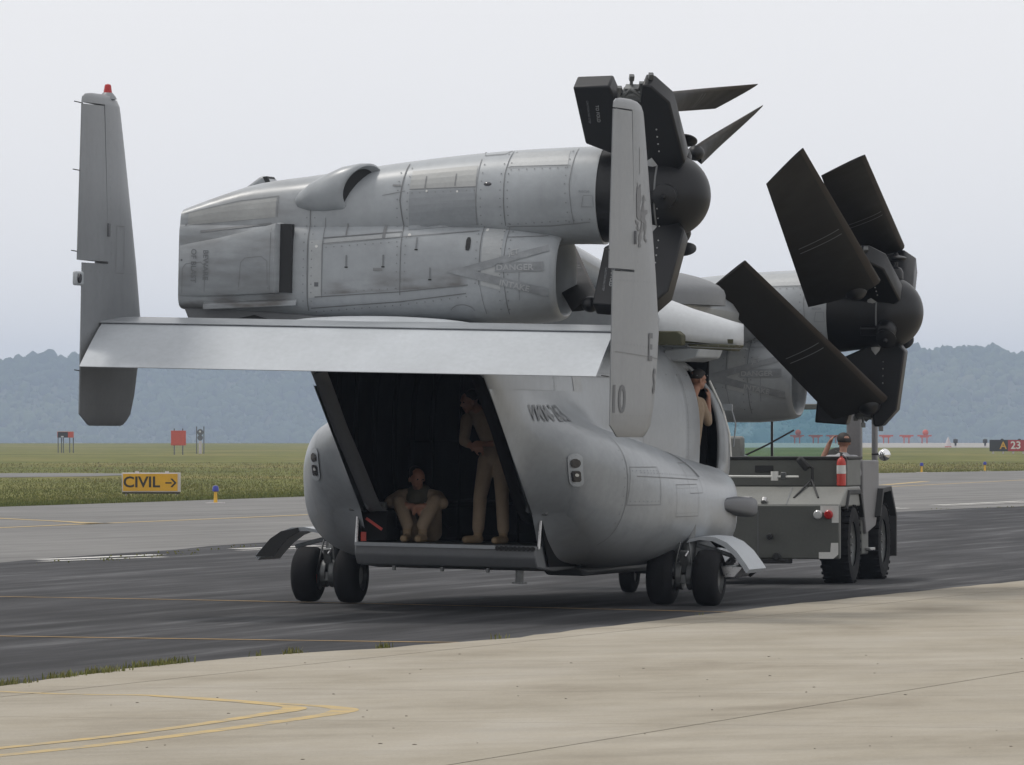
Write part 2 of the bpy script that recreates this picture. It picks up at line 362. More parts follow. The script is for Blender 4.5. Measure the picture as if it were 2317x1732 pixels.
def line(name, pts, w, z, m, parent=None):
    P = [Vector((x, y)) for x, y in pts]; Lh = []; Rh = []
    for i, p in enumerate(P):
        d = (P[min(i+1, len(P)-1)]-P[max(i-1, 0)]).normalized(); n_ = Vector((-d.y, d.x)); ww = w[i] if isinstance(w, list) else w
        Lh.append((p.x+n_.x*ww/2, p.y+n_.y*ww/2, z)); Rh.append((p.x-n_.x*ww/2, p.y-n_.y*ww/2, z))
    b = MB(); b.loft([Lh, Rh], closed=False); o = b.build(name, m, parent)
    if not parent: o['kind'] = 'structure'
    return o
def dense(pts, n=8):
    P = [Vector((x, y)) for x, y in pts]; P = [P[0]]+P+[P[-1]]; o = []
    for i in range(1, len(P)-2):
        for k in range(n):
            t_ = k/n; a, b_, c, d = P[i-1], P[i], P[i+1], P[i+2]
            q = .5*((2*b_)+(c-a)*t_+(2*a-5*b_+4*c-d)*t_**2+(3*b_-a-3*c+d)*t_**3); o.append((q.x, q.y))
    o.append(tuple(P[-1])); return o
line('yellow_marking', dense([(-12, 85), (-6.1, 81.9), (-2.4, 79.2), (2.6, 74.6), (2.75, 74.4)]), .13, .005, 'yellow_worn')
line('yellow_marking', dense([(-12, 70), (-4.93, 65.97), (-3.1, 65.08), (-1.2, 64.2), (-.5, 63.95)]), .13, .005, 'yellow_worn')
line('yellow_marking', dense([(-30, 60), (-10.65, 142.5), (-9.03, 149.1), (-4.98, 165.4), (5, 210), (23.8, 300), (40, 372)]), .28, -.003, 'yellow_line')
line('yellow_marking', dense([(-16, 172), (-11.5, 157.3), (-10.1, 153.1), (-9.15, 149.6)]), [.3]*17+[.35]*4+[.5]*4, -.002, 'yellow_line')
line('yellow_marking', dense([(14.1, 261), (15.4, 270), (17.0, 281.5)]), .45, -.002, 'yellow_line')
for q in ([(-7.3, 106.1), (-5.7, 110.4)], [(-4.7, 116.0), (-3.3, 119.2)], [(11.5, 186.8), (14.8, 198.3)], [(8.6, 175.5), (10.2, 181.5)]):
    line('white_marking', q, .32, .004, 'white_line'); line('white_marking', [(q[0][0]+.12, q[0][1]-1.5), (q[1][0]+.2, q[1][1]-2.0)], .2, .004, 'white_line')
def yline(pts, w0, w1, z): q_ = dense(pts, 10); c_ = np.array(q_); cv = np.exp(-((c_[:, 1]-47.9)/.75)**2); line('yellow_marking', q_, [float(w0+(w1-w0)*k_) for k_ in cv], z, 'yellow_line')
yline([(-8, 56.5), (-3.834, 51.3), (-2.62, 50.5), (-1.80, 49.2), (-1.40, 48.65), (-1.22, 48.25), (-1.17, 47.9), (-1.20, 47.5), (-1.34, 46.8), (-2.25, 43.44), (-3.07, 41.09), (-6, 33.5)], .14, .20, .0216)
yline([(-2.62, 50.4), (-2.05, 49.45), (-1.74, 48.85), (-1.58, 48.5), (-1.53, 48.2), (-1.55, 47.85), (-1.66, 47.3), (-2.31, 44.58), (-3.14, 42.05), (-6.2, 34.0)], .12, .18, .0226)

# hills with woodland
def hill_h(x, y):
    ridge = 78.0+2.4*np.sin(x*.0072+.6)+1.8*np.sin(x*.021)+1.2*np.sin(x*.045+1)+.0045*x-9.5*np.exp(-((x+503)/56)**2)
    t_ = np.clip((y-5700)/700, 0, 1); return -7.0+(ridge)*(t_*t_*(3-2*t_))
nx, ny = 180, 30; xs = np.linspace(-1480, 1480, nx); ys = np.linspace(5660, 6760, ny)
b = MB(); b.loft([[(x, y, float(hill_h(x, y))) for x in xs] for y in ys], closed=False)
ground_mat('hill_ground', [((1, 1, 1), 0, .02, 5, [(.3, (.05, .065, .03)), (.7, (.08, .09, .045))], 'MIX', 1)])
o = b.build('hills', 'hill_ground', smooth=60); o['kind'] = 'structure'
m = bpy.data.materials.new('far_foliage'); m.use_nodes = True; MATS['far_foliage'] = m; t = m.node_tree; n = t.nodes; bs = n['Principled BSDF']
at = n.new('ShaderNodeAttribute'); at.attribute_name = 'shade'; r = ramp_node(n, [(0, (.030, .050, .018)), (.45, (.050, .078, .026)), (.8, (.085, .11, .040)), (1, (.14, .145, .075))])
t.links.new(at.outputs['Fac'], r.inputs[0]); t.links.new(r.outputs[0], bs.inputs['Base Color']); bs.inputs['Roughness'].default_value = .9; bs.inputs['Specular IOR Level'].default_value = .1
def ico(sub=1):
    b_ = bmesh.new(); bmesh.ops.create_icosphere(b_, subdivisions=sub, radius=1); v_ = np.array([v.co[:] for v in b_.verts]); f_ = np.array([[v.index for v in f.verts] for f in b_.faces]); b_.free(); return v_, f_
iv, if_ = ico(2); Vv = []; Ff = []; Sh = []; off = 0
for k in range(13500):
    x = rng.uniform(-600, 600) if k < 9600 else rng.uniform(-1470, 1470); y = 5690+rng.random()**.85*740
    z = float(hill_h(x, y)); rr = rng.uniform(1.8, 4.2)*(1.0+.55*math.sin(x*.017+.8*math.sin(y*.011))*math.sin(y*.013+x*.004))+rng.random()**6*4; hh = rr*rng.uniform(.8, 1.35)
    nn = 1+.22*np.sin(iv[:, 0]*rng.uniform(3, 6)+rng.uniform(0, 6))*np.cos(iv[:, 2]*rng.uniform(3, 7)+rng.uniform(0, 6))+rng.normal(0, .05, len(iv))
    Vv.append(iv*nn[:, None]*np.array([rr, rr, hh])+np.array([x, y, z+hh*.55])); Ff.append(if_+off); off += len(iv)
    Sh.append(np.full(len(iv), np.clip(rng.normal(.40, .10)+.22*np.sin(x*.019)*np.sin(y*.012+x*.009)+.15*np.sin(x*.006+y*.004), 0, 1)))
Vv = np.concatenate(Vv); Ff = np.concatenate(Ff); Sh = np.concatenate(Sh)
me = bpy.data.meshes.new('woodland'); me.from_pydata(Vv.tolist(), [], Ff.tolist()); a_ = me.attributes.new('shade', 'FLOAT', 'POINT'); a_.data.foreach_set('value', Sh.astype(np.float32)); me.materials.append(MATS['far_foliage']); me.shade_smooth()
o = bpy.data.objects.new('woodland', me); COL.objects.link(o); tag(o, 'hazy blue-green woods covering the far ridge', 'woods', kind='stuff')

# grass blades along the taxiway verge
m = bpy.data.materials.new('grass_blade'); m.use_nodes = True; MATS['grass_blade'] = m; t = m.node_tree; n = t.nodes; bs = n['Principled BSDF']
at = n.new('ShaderNodeAttribute'); at.attribute_name = 'shade'; r = ramp_node(n, [(0, (.095, .115, .030)), (.4, (.150, .155, .046)), (.7, (.195, .178, .070)), (1, (.23, .192, .095))])
t.links.new(at.outputs['Fac'], r.inputs[0]); t.links.new(r.outputs[0], bs.inputs['Base Color']); bs.inputs['Roughness'].default_value = .8; bs.inputs['Specular IOR Level'].default_value = .15
def blades(name, pos, hgt, wid, shade, label, cat):
    """pos Nx3, two-triangle bent blades"""
    N = len(pos); ang = rng.uniform(0, 2*np.pi, N); lean = rng.uniform(.05, .55, N)*hgt; d = np.stack([np.cos(ang), np.sin(ang), 0*ang], 1); s = np.stack([-np.sin(ang), np.cos(ang), 0*ang], 1)
    p0_ = pos-s*wid[:, None]/2; p1_ = pos+s*wid[:, None]/2; mid = pos+d*(lean*.35)[:, None]; mid[:, 2] += hgt*.6
    tip = pos+d*lean[:, None]; tip[:, 2] += hgt; m0 = mid-s*wid[:, None]*.35; m1 = mid+s*wid[:, None]*.35
    Vv = np.stack([p0_, p1_, m1, m0, tip], 1).reshape(-1, 3); i = np.arange(N)*5
    F4 = np.stack([i, i+1, i+2, i+3], 1).tolist(); F3 = np.stack([i+3, i+2, i+4], 1).tolist()
    me = bpy.data.meshes.new(name); me.from_pydata(Vv.tolist(), [], F4+F3); a_ = me.attributes.new('shade', 'FLOAT', 'POINT'); a_.data.foreach_set('value', np.repeat(np.clip(shade, 0, 1), 5).astype(np.float32)); me.materials.append(MATS['grass_blade'])
    o = bpy.data.objects.new(name, me); COL.objects.link(o); tag(o, label, cat, kind='stuff'); return o
ex = np.array([p[0] for p in edge_far]); ey = np.array([p[1] for p in edge_far])
def edge_x(y): return np.interp(y, ey, ex)
N = 120000; yy = 165+(rng.random(N)**2.0)*300; side = rng.random(N)**1.6
half_w = yy*.082+5; xx = edge_x(yy)-.15-side*(edge_x(yy)+half_w); ok = (xx > -half_w) & (xx < edge_x(yy)-.1)
path = (yy > 302) & (yy < 344) & (xx < -17.8); ok &= ~path
xx, yy = xx[ok], yy[ok]; dist = edge_x(yy)-xx; cl = .5+.5*np.sin(xx*.55+1.3*np.sin(yy*.07))*np.sin(yy*.045+xx*.09)
hg = rng.uniform(.03, .095, len(xx))*(.6+.7*cl)*(1+.25*(yy > 330)); hg[dist < 3] *= 1.15
shd = .25+.45*cl*rng.random(len(xx))+.32*np.clip((yy-230)/150, 0, 1)+rng.normal(0, .12, len(xx)); shd[dist < 3.5] -= .25
blades('verge_grass', np.stack([xx, yy, 0*xx-.035], 1), hg, rng.uniform(.015, .035, len(xx))*(1+(yy-165)/400), shd, 'rough green and straw grass of the airfield verge', 'grass')
# weeds in the joint between the taxiway and the apron
P = []
for cx_, cy_, sp, nn in ((-3.85, 52.8, .28, 130), (-3.55, 54.3, .22, 110), (-3.30, 55.4, .3, 150), (-2.98, 57.0, .35, 200), (-2.85, 57.7, .18, 70), (-1.93, 60.2, .16, 75), (-2.2, 59.6, .1, 18), (-1.16, 61.85, .12, 50), (-.1, 64.6, .1, 20), (2.0, 73.0, .1, 8)):
    tt = rng.normal(0, 1, nn); P.append(np.stack([cx_+tt*sp*.28+rng.normal(0, .02, nn), cy_+tt*sp*.9+rng.normal(0, .05, nn), np.full(nn, .004)], 1))
for (xa, ya), (xb, yb), nn in (((-7.2, 101.5), (-4.1, 122), 120), ((-6.4, 104.5), (-5.2, 112), 90), ((11, 177), (15, 186), 60)):
    tt = rng.random(nn); P.append(np.stack([xa+(xb-xa)*tt+rng.normal(0, .12, nn), ya+(yb-ya)*tt+rng.normal(0, .12, nn), np.full(nn, .001)], 1))
P = np.concatenate(P); P = P[(P[:, 1] < 90) | (rng.random(len(P)) < .55)]; blades('joint_weeds', P, rng.uniform(.02, .085, len(P))*np.where(P[:, 1] > 90, .45, 1), rng.uniform(.008, .018, len(P))*np.where(P[:, 1] > 90, 2.5, 1), rng.uniform(.1, .7, len(P)), 'low green weeds growing along the pavement edges', 'weeds')
# loose grit on the apron
b = MB()
for _ in range(60):
    x = rng.uniform(-4, 5); y = rng.uniform(40, 60); s_ = rng.uniform(.003, .009)
    if x < np.interp(y, [p[1] for p in ap], [p[0] for p in ap])+.2: continue
    b.ball((x, y, .0215), (s_*rng.uniform(1, 2.5), s_, s_*.6), 5, 3)
o = b.build('grit', 'joint_dark'); tag(o, 'dark specks of grit lying on the concrete apron', 'grit', kind='stuff')

# ------------------------------------------------------------------ the aircraft (local frame: x starboard, y forward, z up)
ROLL = R(1.2); YAW = R(-14)
AC = empty('tiltrotor_aircraft', (0, 78.5, 0), (0, ROLL, YAW))
tag(AC, 'grey folded-wing tiltrotor aircraft with open rear ramp, seen from behind on the taxiway', 'aircraft')
AM = Matrix.Translation((0, 78.5, 0)) @ Euler((0, ROLL, YAW)).to_matrix().to_4x4()

def sell(uc, hw, top, bot, n, a0, a1, N, y):
    c, h = (top+bot)/2, (top-bot)/2; P = []
    for i in range(N):
        t_ = a0+(a1-a0)*i/(N-1) if a1-a0 < 6.28 else a0+(a1-a0)*i/N
        cs, sn = math.cos(t_), math.sin(t_)
        P.append((uc+hw*math.copysign(abs(cs)**(2/n), cs), y, c+h*math.copysign(abs(sn)**(2/n), sn)))
    return P
def interp(tab, x):
    xs_ = [r_[0] for r_ in tab]; return [float(np.interp(x, xs_, [r_[k] for r_ in tab])) for k in range(1, len(tab[0]))]

# --- fuselage shell
HULL = [(-6.42, .10, 3.05, 3.0, 2.2), (-6.3, .55, 3.09, 2.93, 2.2), (-6.0, .86, 3.13, 2.86, 2.4), (-5.6, .97, 3.16, 2.80, 2.8), (-5.34, 1.0, 3.18, 2.76, 3.0), (-5.3, 1.0, 3.19, 2.40, 3.0), (-4.4, 1.03, 3.22, 1.70, 3.2), (-3.05, 1.06, 3.24, .80, 3.4), (-1.2, 1.14, 3.26, .55, 3.2),
        (0, 1.2, 3.26, .5, 3.0), (2, 1.24, 3.24, .5, 2.8), (4, 1.29, 3.16, .52, 2.7), (5, 1.39, 3.02, .56, 2.35), (5.5, 1.36, 2.8, .6, 2.3), (6, 1.12, 2.45, .66, 2.3), (6.8, .80, 2.05, .76, 2.2), (7.35, .40, 1.72, 1.0, 2.0), (7.5, .06, 1.45, 1.25, 2.0)]
def cut(y): return float(np.interp(y, [-5.3, -3.05, -2.6, -1.25], [2.58, 1.10, .98, .80]))
ys_ = [-6.42, -6.36, -6.3, -6.0, -5.6, -5.34, -5.3, -4.9, -4.6, -4.4, -4.2, -4.0, -3.8, -3.6, -3.4, -3.2, -3.05, -2.9, -2.75, -2.6, -2.4, -2.2, -1.95, -1.7, -1.45, -1.25, -1.2, -.6, 0, .8, 1.6, 2.4, 3.2, 3.98, 4.25, 4.5, 4.82, 5.2, 5.6, 6.0, 6.4, 6.8, 7.1, 7.35, 7.5]
NP = 61; KB = 10; secs = []; opened = []
for y in ys_:
    hw, top, bot, n_ = interp(HULL, y); zc_ = max(cut(min(y, -1.25)) if y > -5.32 else 0, bot+.04*(top-bot))
    lo, hi = -math.pi/2, 0.4
    for _ in range(40):
        md = (lo+hi)/2; z_ = (top+bot)/2+(top-bot)/2*math.copysign(abs(math.sin(md))**(2/n_), math.sin(md))
        if z_ < zc_: lo = md
        else: hi = md
    a = lo; sec = sell(0, hw, top, bot, n_, -math.pi/2, a, KB, y)[:-1]+sell(0, hw, top, bot, n_, a, math.pi-a, NP, y)+sell(0, hw, top, bot, n_, math.pi-a, 1.5*math.pi, KB, y)[1:]
    if False:      # the lower flank swells out from the ramp edge into the sponson
        o2 = []
        for px_, py_, pz_ in sec:
            d_ = py_-float(np.interp(pz_, [.8, .98, 1.1, 2.58], [-1.25, -2.6, -3.05, -5.3])); k_ = min(1, max(0, d_/.75)); k_ = k_*k_*(3-2*k_)*min(1, max(0, (1.0-y)/1.2))
            o2.append((px_+math.copysign(.30*k_*math.exp(-((pz_-1.25)/.42)**2)*min(1, abs(px_)/.8)**4, px_), py_, pz_))
        sec = o2
    secs.append(sec); opened.append(-5.31 <= y <= -1.24)
hb = MB(); hb.loft(secs, closed=False)
keepf = []; keepm = []
NT = len(secs[0])
for q_, (f, mm) in enumerate(zip(hb.f, hb.m)):
    ri, cj = divmod(q_, NT-1)
    if (opened[ri] or opened[ri+1]) and (cj < KB-1 or cj >= NT-KB): continue
    c = sum((Vector(hb.v[i]) for i in f), Vector())/4
    if c.x > .5 and 3.98 < c.y < 4.82 and 1.62 < c.z < 2.78: continue
    keepf.append(f); keepm.append(mm)
hull_bvh = hb.bvh(); hb.f, hb.m = keepf, keepm
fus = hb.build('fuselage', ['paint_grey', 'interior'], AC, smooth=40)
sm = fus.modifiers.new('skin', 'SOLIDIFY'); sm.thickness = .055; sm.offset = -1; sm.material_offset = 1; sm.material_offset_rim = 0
hx = proj_fn(hull_bvh, 'x+')
for pts in ([(-2.55, 3.0), (-2.55, 2.0)], [(3.4, 2.9), (3.4, 1.65)], [(1.2, 2.95), (1.2, 1.8)], [(-2.55, 2.62), (1.2, 2.62)], [(4.95, 2.7), (4.95, 1.65)]): seam(pts, hx, fus, .012, 'seam_soft')
poly_decal('vent_plate', rect(-1.6, 2.55, .35, .22), hx, 'marking_pale', fus)
poly_decal('step_hatch', rect(5.12, 2.33, .05, .22), hx, 'marking_dark', fus)
rivets([[(-2.6, 2.95), (-2.6, 2.5)], [(-2.5, 2.95), (-2.5, 2.5)], [(1.15, 2.9), (1.15, 1.85)], [(-2.5, 2.66), (1.15, 2.66)], [(3.35, 2.85), (3.35, 1.7)], [(3.46, 2.85), (3.46, 1.7)], [(-4.6, 2.75), (-2.6, 2.75)], [(-4.3, 2.45), (-2.6, 2.45)]], hx, fus)
# white tube, painted as the sunlit edge of the hull ahead of the crew door
b = MB(); b.tube([(1.10, 5.3, 2.62), (1.27, 5.3, 2.28), (1.36, 5.3, 1.98), (1.385, 5.3, 1.70)], .015); b.build('sunlit_edge', 'white_paint', AC)
b = MB(); b.box((1.33, 5.32, 2.30), (.12, .06, .08)); b.tube([(1.37, 5.32, 2.3), (1.43, 5.34, 2.1), (1.41, 5.33, 1.82)], .010); b.build('mirror_bracket', 'paint_grey', AC, bevel=.015)
b = MB(); b.prism([(-.12, 0), (.12, 0), (.30, .05), (.34, .16), (-.1, .14)], (1.02, 3.55, 2.84), (1, 0, 0), (0, .1, 1), (0, 1.3, 0)); b.build('crew_door_awning', 'paint_light', AC, bevel=.02)
for s in (-1, 1):
    A_ = []; C_ = []
    for y in np.linspace(-5.28, -1.3, 22):
        hw, top, bot, n_ = interp(HULL, y); zc_, hh_ = (top+bot)/2, (top-bot)/2; z_ = cut(y); q_ = min(1, abs((z_-zc_)/hh_)); u_ = hw*(1-q_**n_)**(1/n_)
        A_.append((s*(u_+.004), y, z_-.004)); C_.append((s*(u_-.15), y+.03, z_+.03))
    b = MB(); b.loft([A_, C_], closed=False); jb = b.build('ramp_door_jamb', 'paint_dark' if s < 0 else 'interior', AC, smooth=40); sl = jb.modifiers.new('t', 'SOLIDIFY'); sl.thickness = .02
# cabin floor, bulkhead, ribs
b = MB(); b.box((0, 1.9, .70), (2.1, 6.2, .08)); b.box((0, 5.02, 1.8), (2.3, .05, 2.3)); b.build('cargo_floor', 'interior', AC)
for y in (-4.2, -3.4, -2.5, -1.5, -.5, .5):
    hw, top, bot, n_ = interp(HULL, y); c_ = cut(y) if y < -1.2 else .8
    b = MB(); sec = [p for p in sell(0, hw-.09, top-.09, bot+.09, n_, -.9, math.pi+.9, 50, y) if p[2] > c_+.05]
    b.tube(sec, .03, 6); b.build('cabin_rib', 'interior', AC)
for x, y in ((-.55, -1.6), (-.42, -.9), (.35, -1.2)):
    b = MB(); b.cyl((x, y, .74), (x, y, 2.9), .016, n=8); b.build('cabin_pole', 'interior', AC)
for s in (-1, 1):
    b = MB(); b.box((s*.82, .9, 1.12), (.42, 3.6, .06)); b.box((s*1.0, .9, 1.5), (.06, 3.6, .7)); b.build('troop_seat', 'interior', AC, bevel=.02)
# ramp
ramp = MB()
prof = [(-3.12, .735), (-3.12, .60), (-3.02, .49), (-2.2, .44), (-1.25, .46), (-1.25, .735)]
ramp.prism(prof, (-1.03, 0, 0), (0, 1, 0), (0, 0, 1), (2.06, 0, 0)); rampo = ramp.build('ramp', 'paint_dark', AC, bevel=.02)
b = MB(); b.box((-.22, -3.14, .715), (1.60, .02, .04)); b.build('ramp_edge_strip', 'paint_grey', rampo)
b = MB(); b.box((.80, -3.13, .705), (.46, .03, .03)); [b.box((.6+.05*i, -3.14, .705), (.02, .03, .05)) for i in range(9)]; b.build('ramp_grip', 'rubber_black', rampo)
b = MB(); b.cyl((.80, -2.9, .46), (.80, -2.9, .32), .045); b.cyl((.80, -2.9, .33), (.80, -2.9, .315), .085); b.build('ramp_foot', 'steel_dark', rampo)
for x in (-.6, -.05, .47):
    b = MB(); b.box((x, -3.02, .455), (.03, .05, .05)); b.build('ramp_hook', 'steel_dark', rampo)
for s in (-1, 1):
    b = MB(); b.cyl((s*1.045, -2.95, 1.08), (s*1.04, -3.02, .70), .017, n=10); b.build('ramp_strut', 'steel', rampo)
    b = MB(); b.box((s*1.06, -2.93, 1.10), (.14, .2, .05)); b.box((s*.99, -2.7, .95), (.10, .12, .12)); b.build('ramp_bracket', 'steel_dark', rampo, bevel=.012)

# --- sponsons
def smooth_interp(tab, x):
    xs_ = [r_[0] for r_ in tab]; i = max(0, min(len(tab)-2, int(np.searchsorted(xs_, x)-1))); t_ = (x-xs_[i])/(xs_[i+1]-xs_[i]); o = []
    for k in range(1, len(tab[0])):
        g = lambda j: tab[max(0, min(len(tab)-1, j))][k]; xg = lambda j: xs_[max(0, min(len(tab)-1, j))]
        m0 = (g(i+1)-g(i-1))/max(1e-6, xg(i+1)-xg(i-1)); m1 = (g(i+2)-g(i))/max(1e-6, xg(i+2)-xg(i)); h = xs_[i+1]-xs_[i]
        o.append((2*t_**3-3*t_**2+1)*g(i)+(t_**3-2*t_**2+t_)*h*m0+(-2*t_**3+3*t_**2)*g(i+1)+(t_**3-t_**2)*h*m1)
    return o
def hull_u(y, z):
    hw, top, bot, n_ = interp(HULL, y); q_ = min(1, abs((z-(top+bot)/2)/((top-bot)/2))); return max(hw*(1-q_**n_)**(1/n_), .97 if y < 3.5 else .3)
SP = [(-3.42, 1.30, .06, 1.68, 1.45, 2.1), (-3.36, 1.29, .17, 1.84, 1.20, 2.2), (-3.2, 1.27, .30, 1.98, .98, 2.3), (-2.9, 1.22, .47, 2.07, .80, 2.4), (-2.3, 1.14, .76, 2.08, .60, 2.5), (-1.5, 1.06, 1.01, 2.03, .50, 2.5), (-.5, 1.0, 1.14, 1.95, .46, 2.5),
      (.8, 1.0, 1.15, 1.82, .46, 2.6), (2.0, 1.0, 1.12, 1.71, .47, 2.9), (2.7, 1.0, 1.02, 1.66, .5, 3.2), (3.3, 1.0, .90, 1.64, .54, 3.3), (3.9, 1.0, .77, 1.60, .60, 3.2), (4.3, 1.0, .58, 1.52, .72, 2.8), (4.55, 1.0, .25, 1.38, .85, 2.4), (4.62, 1.0, .08, 1.28, .95, 2.0)]
spy = [-3.42, -3.39, -3.36, -3.28, -3.2, -3.05, -2.9, -2.6, -2.3, -1.9, -1.5, -1, -.5, .1, .8, 1.4, 2, 2.4, 2.7, 3, 3.3, 3.6, 3.9, 4.1, 4.3, 4.45, 4.55, 4.62]
for s in (1, -1):
    secs = []
    for y in spy:
        uc, hw, top, bot, n_ = smooth_interp(SP, y); fd = min(1, max(0, (-.9-y)/2.3)); lim = interp(HULL, y)[0]-.02
        secs.append([(s*max(p[0], lim), p[1]+fd*.50*max(-.1, 1.85-p[2]), p[2]) for p in sell(uc, hw, top, bot, n_, 0, 2*math.pi, 56, y)])
    sb = MB(); sb.loft(secs, True, True, True); spo = sb.build('sponson', 'paint_grey', AC, smooth=60); b = MB(); b.prism([(-3.0, 1.12), (-2.95, .95), (-2.85, .76), (-2.6, .5), (-1.1, .48), (-1.1, 1.12)], (s*1.045, 0, 0), (0, 1, 0), (0, 0, 1), (s*.02, 0, 0)); b.build('ramp_side_wall', 'interior', AC); bv = sb.bvh()
    # fairing skin : a membrane stretched over sponson and fuselage side, so the two run into each other
    NR, NC = 64, 110; wv = np.linspace(.50, 2.45, NR); U0 = np.zeros((NR, NC)); VV = np.zeros((NR, NC))
    for r_, z in enumerate(wv):
        ve = float(np.interp(z, [.45, .6, .8, .98, 1.1, 2.58], [-2.3, -2.6, -2.85, -3.0, -3.10, -5.33]))
        for c_ in range(NC):
            y = ve+(1.2-ve)*(c_/(NC-1))**1.25; VV[r_, c_] = y; uh = hull_u(y, z); hit = bv.ray_cast(Vector((s*6, y, z)), Vector((-s, 0, 0)))
            U0[r_, c_] = max(uh, s*hit[0].x if hit[0] else 0)
    U = U0.copy(); wt = np.clip((-.6-VV)/1.8, 0, 1); wt = wt*wt*(3-2*wt)
    for _ in range(75):
        A_ = U.copy(); A_[1:-1, 1:-1] = (U[:-2, 1:-1]+U[2:, 1:-1]+U[1:-1, :-2]+U[1:-1, 2:])/4; A_[:, 0] = U0[:, 0]; U = np.maximum(U0, A_)
    U = U0+(U-U0)*wt
    for _ in range(4): U[1:-1, 1:-1] = .5*U[1:-1, 1:-1]+.125*(U[:-2, 1:-1]+U[2:, 1:-1]+U[1:-1, :-2]+U[1:-1, 2:])
    b = MB(); b.loft([[(s*(U[r_, c_]+.004), VV[r_, c_], wv[r_]) for c_ in range(NC)] for r_ in range(NR)], False); b.build('sponson_fairing', 'paint_grey', AC, smooth=70); fair = b.bvh()
    class both:
        @staticmethod
        def ray_cast(o_, d_, A_=bv, B_=fair):
            h1, h2 = A_.ray_cast(o_, d_), B_.ray_cast(o_, d_)
            if h1[0] is None: return h2
            return h1 if h2[0] is None or h1[3] < h2[3] else h2
    bv = both
    ay = proj_fn(bv, 'y-', .006)
    # tail lamp cluster
    def pill(w, h, r_):
        P = []
        for cx_, cz, a0 in ((w/2-r_, h/2-r_, 0), (-w/2+r_, h/2-r_, 90), (-w/2+r_, -h/2+r_, 180), (w/2-r_, -h/2+r_, 270)):
            P += [(cx_+r_*math.cos(R(a0+k*15)), cz+r_*math.sin(R(a0+k*15))) for k in range(7)]
        return P
    lx, lz = s*1.475, 1.585
    lc = poly_decal('lamp_cluster', [(lx+a, lz+c) for a, c in pill(.13, .36, .06)], lambda a, c: proj_fn(bv, 'y-', .012)(a, c), 'paint_light', spo)
    fl = proj_fn(bv, 'y-', .02)
    poly_decal('round_lamp', [(lx+.045*math.cos(R(k*20)), lz+.075+.05*math.sin(R(k*20))) for k in range(18)], fl, 'lens_dark', lc)
    poly_decal('square_lamp', [(lx+a, lz-.065+c) for a, c in pill(.085, .12, .025)], fl, 'lens_dark', lc)
    poly_decal('lamp_bulb', [(lx+.005+.018*math.cos(R(k*30)), lz-.05+.018*math.sin(R(k*30))) for k in range(12)], proj_fn(bv, 'y-', .026), 'lens_clear', lc)
    if s > 0:
        sx_ = proj_fn(bv, 'x+')
        def on_flank(a_, c_):
            p1, p2 = hx(a_, c_, .008), sx_(a_, c_, .008); return p2 if p2[0] > p1[0] else p1
        decal('squadron_lettering', text2d('VMM-263', .21, .003), lambda x, y: on_flank(-3.28+x*1.16, 2.19+y*1.2), 'marking_grey', fus)
        for q in ([(-2.35, 1.95), (-2.3, 1.5), (-2.25, 1.0), (-2.2, .75)], [(-2.1, 1.52), (.2, 1.47)]): seam(q, sx_, spo, .012, 'seam_soft')
        for (a0, c0, a1, c1) in ((-.95, 1.42, .05, 1.06), (-2.25, 1.62, -1.5, 1.2), (-.35, 1.68-.02, .3, 1.32)):
            seam([(a0, c0), (a1, c0), (a1, c1), (a0, c1), (a0, c0)], sx_, spo, .010, 'seam_soft', 'access_panel_seam')
        rivets([[(-2.42, 1.9), (-2.36, 1.5), (-2.31, 1.0)], [(-2.0, 1.56), (.2, 1.51)], [(-.9, 1.38), (0, 1.38)], [(-.9, 1.1), (0, 1.1)], [(-2.2, 1.58), (-1.55, 1.58)], [(-2.2, 1.24), (-1.55, 1.24)], [(2.2, 1.55), (2.2, .7)]], sx_, spo)
        poly_decal('drain_slot', [(-.02, 1.78), (.10, 1.78), (.42, 1.50), (.30, 1.50)], sx_, 'marking_dark', spo)
        poly_decal('drain_slot', [(3.0, 1.52), (3.09, 1.52), (3.14, 1.36), (3.05, 1.36)], sx_, 'marking_dark', spo)
        def rr_sec(y, uc_, wc_, a_, c_): return [(uc_+a_*math.copysign(abs(math.cos(t_))**.55, math.cos(t_)), y, wc_+c_*math.copysign(abs(math.sin(t_))**.55, math.sin(t_))) for t_ in np.linspace(0, 2*math.pi, 20, endpoint=False)]
        b = MB(); b.loft([rr_sec(1.35, 2.06, 1.17, .03, .02), rr_sec(1.7, 2.12, 1.17, .08, .08), rr_sec(2.3, 2.13, 1.15, .13, .11), rr_sec(2.8, 2.11, 1.13, .15, .115), rr_sec(3.05, 2.06, 1.12, .12, .08)], True, True, True)
        b.build('cooling_scoop', 'marking_dark', spo, smooth=60)
        b = MB(); b.prism([(1.3, .50), (2.2, .80), (2.7, .62), (1.9, .46)], (1.98, 0, 0), (0, 1, 0), (0, 0, 1), (.08, 0, 0)); b.build('gear_fairing', 'paint_light', spo, bevel=.03)
    else:
        for q in ([(-1.62, 1.28), (-1.60, 1.02), (-1.72, .98)],): seam(q, ay, spo, .010, 'marking_pale', 'access_panel_seam')

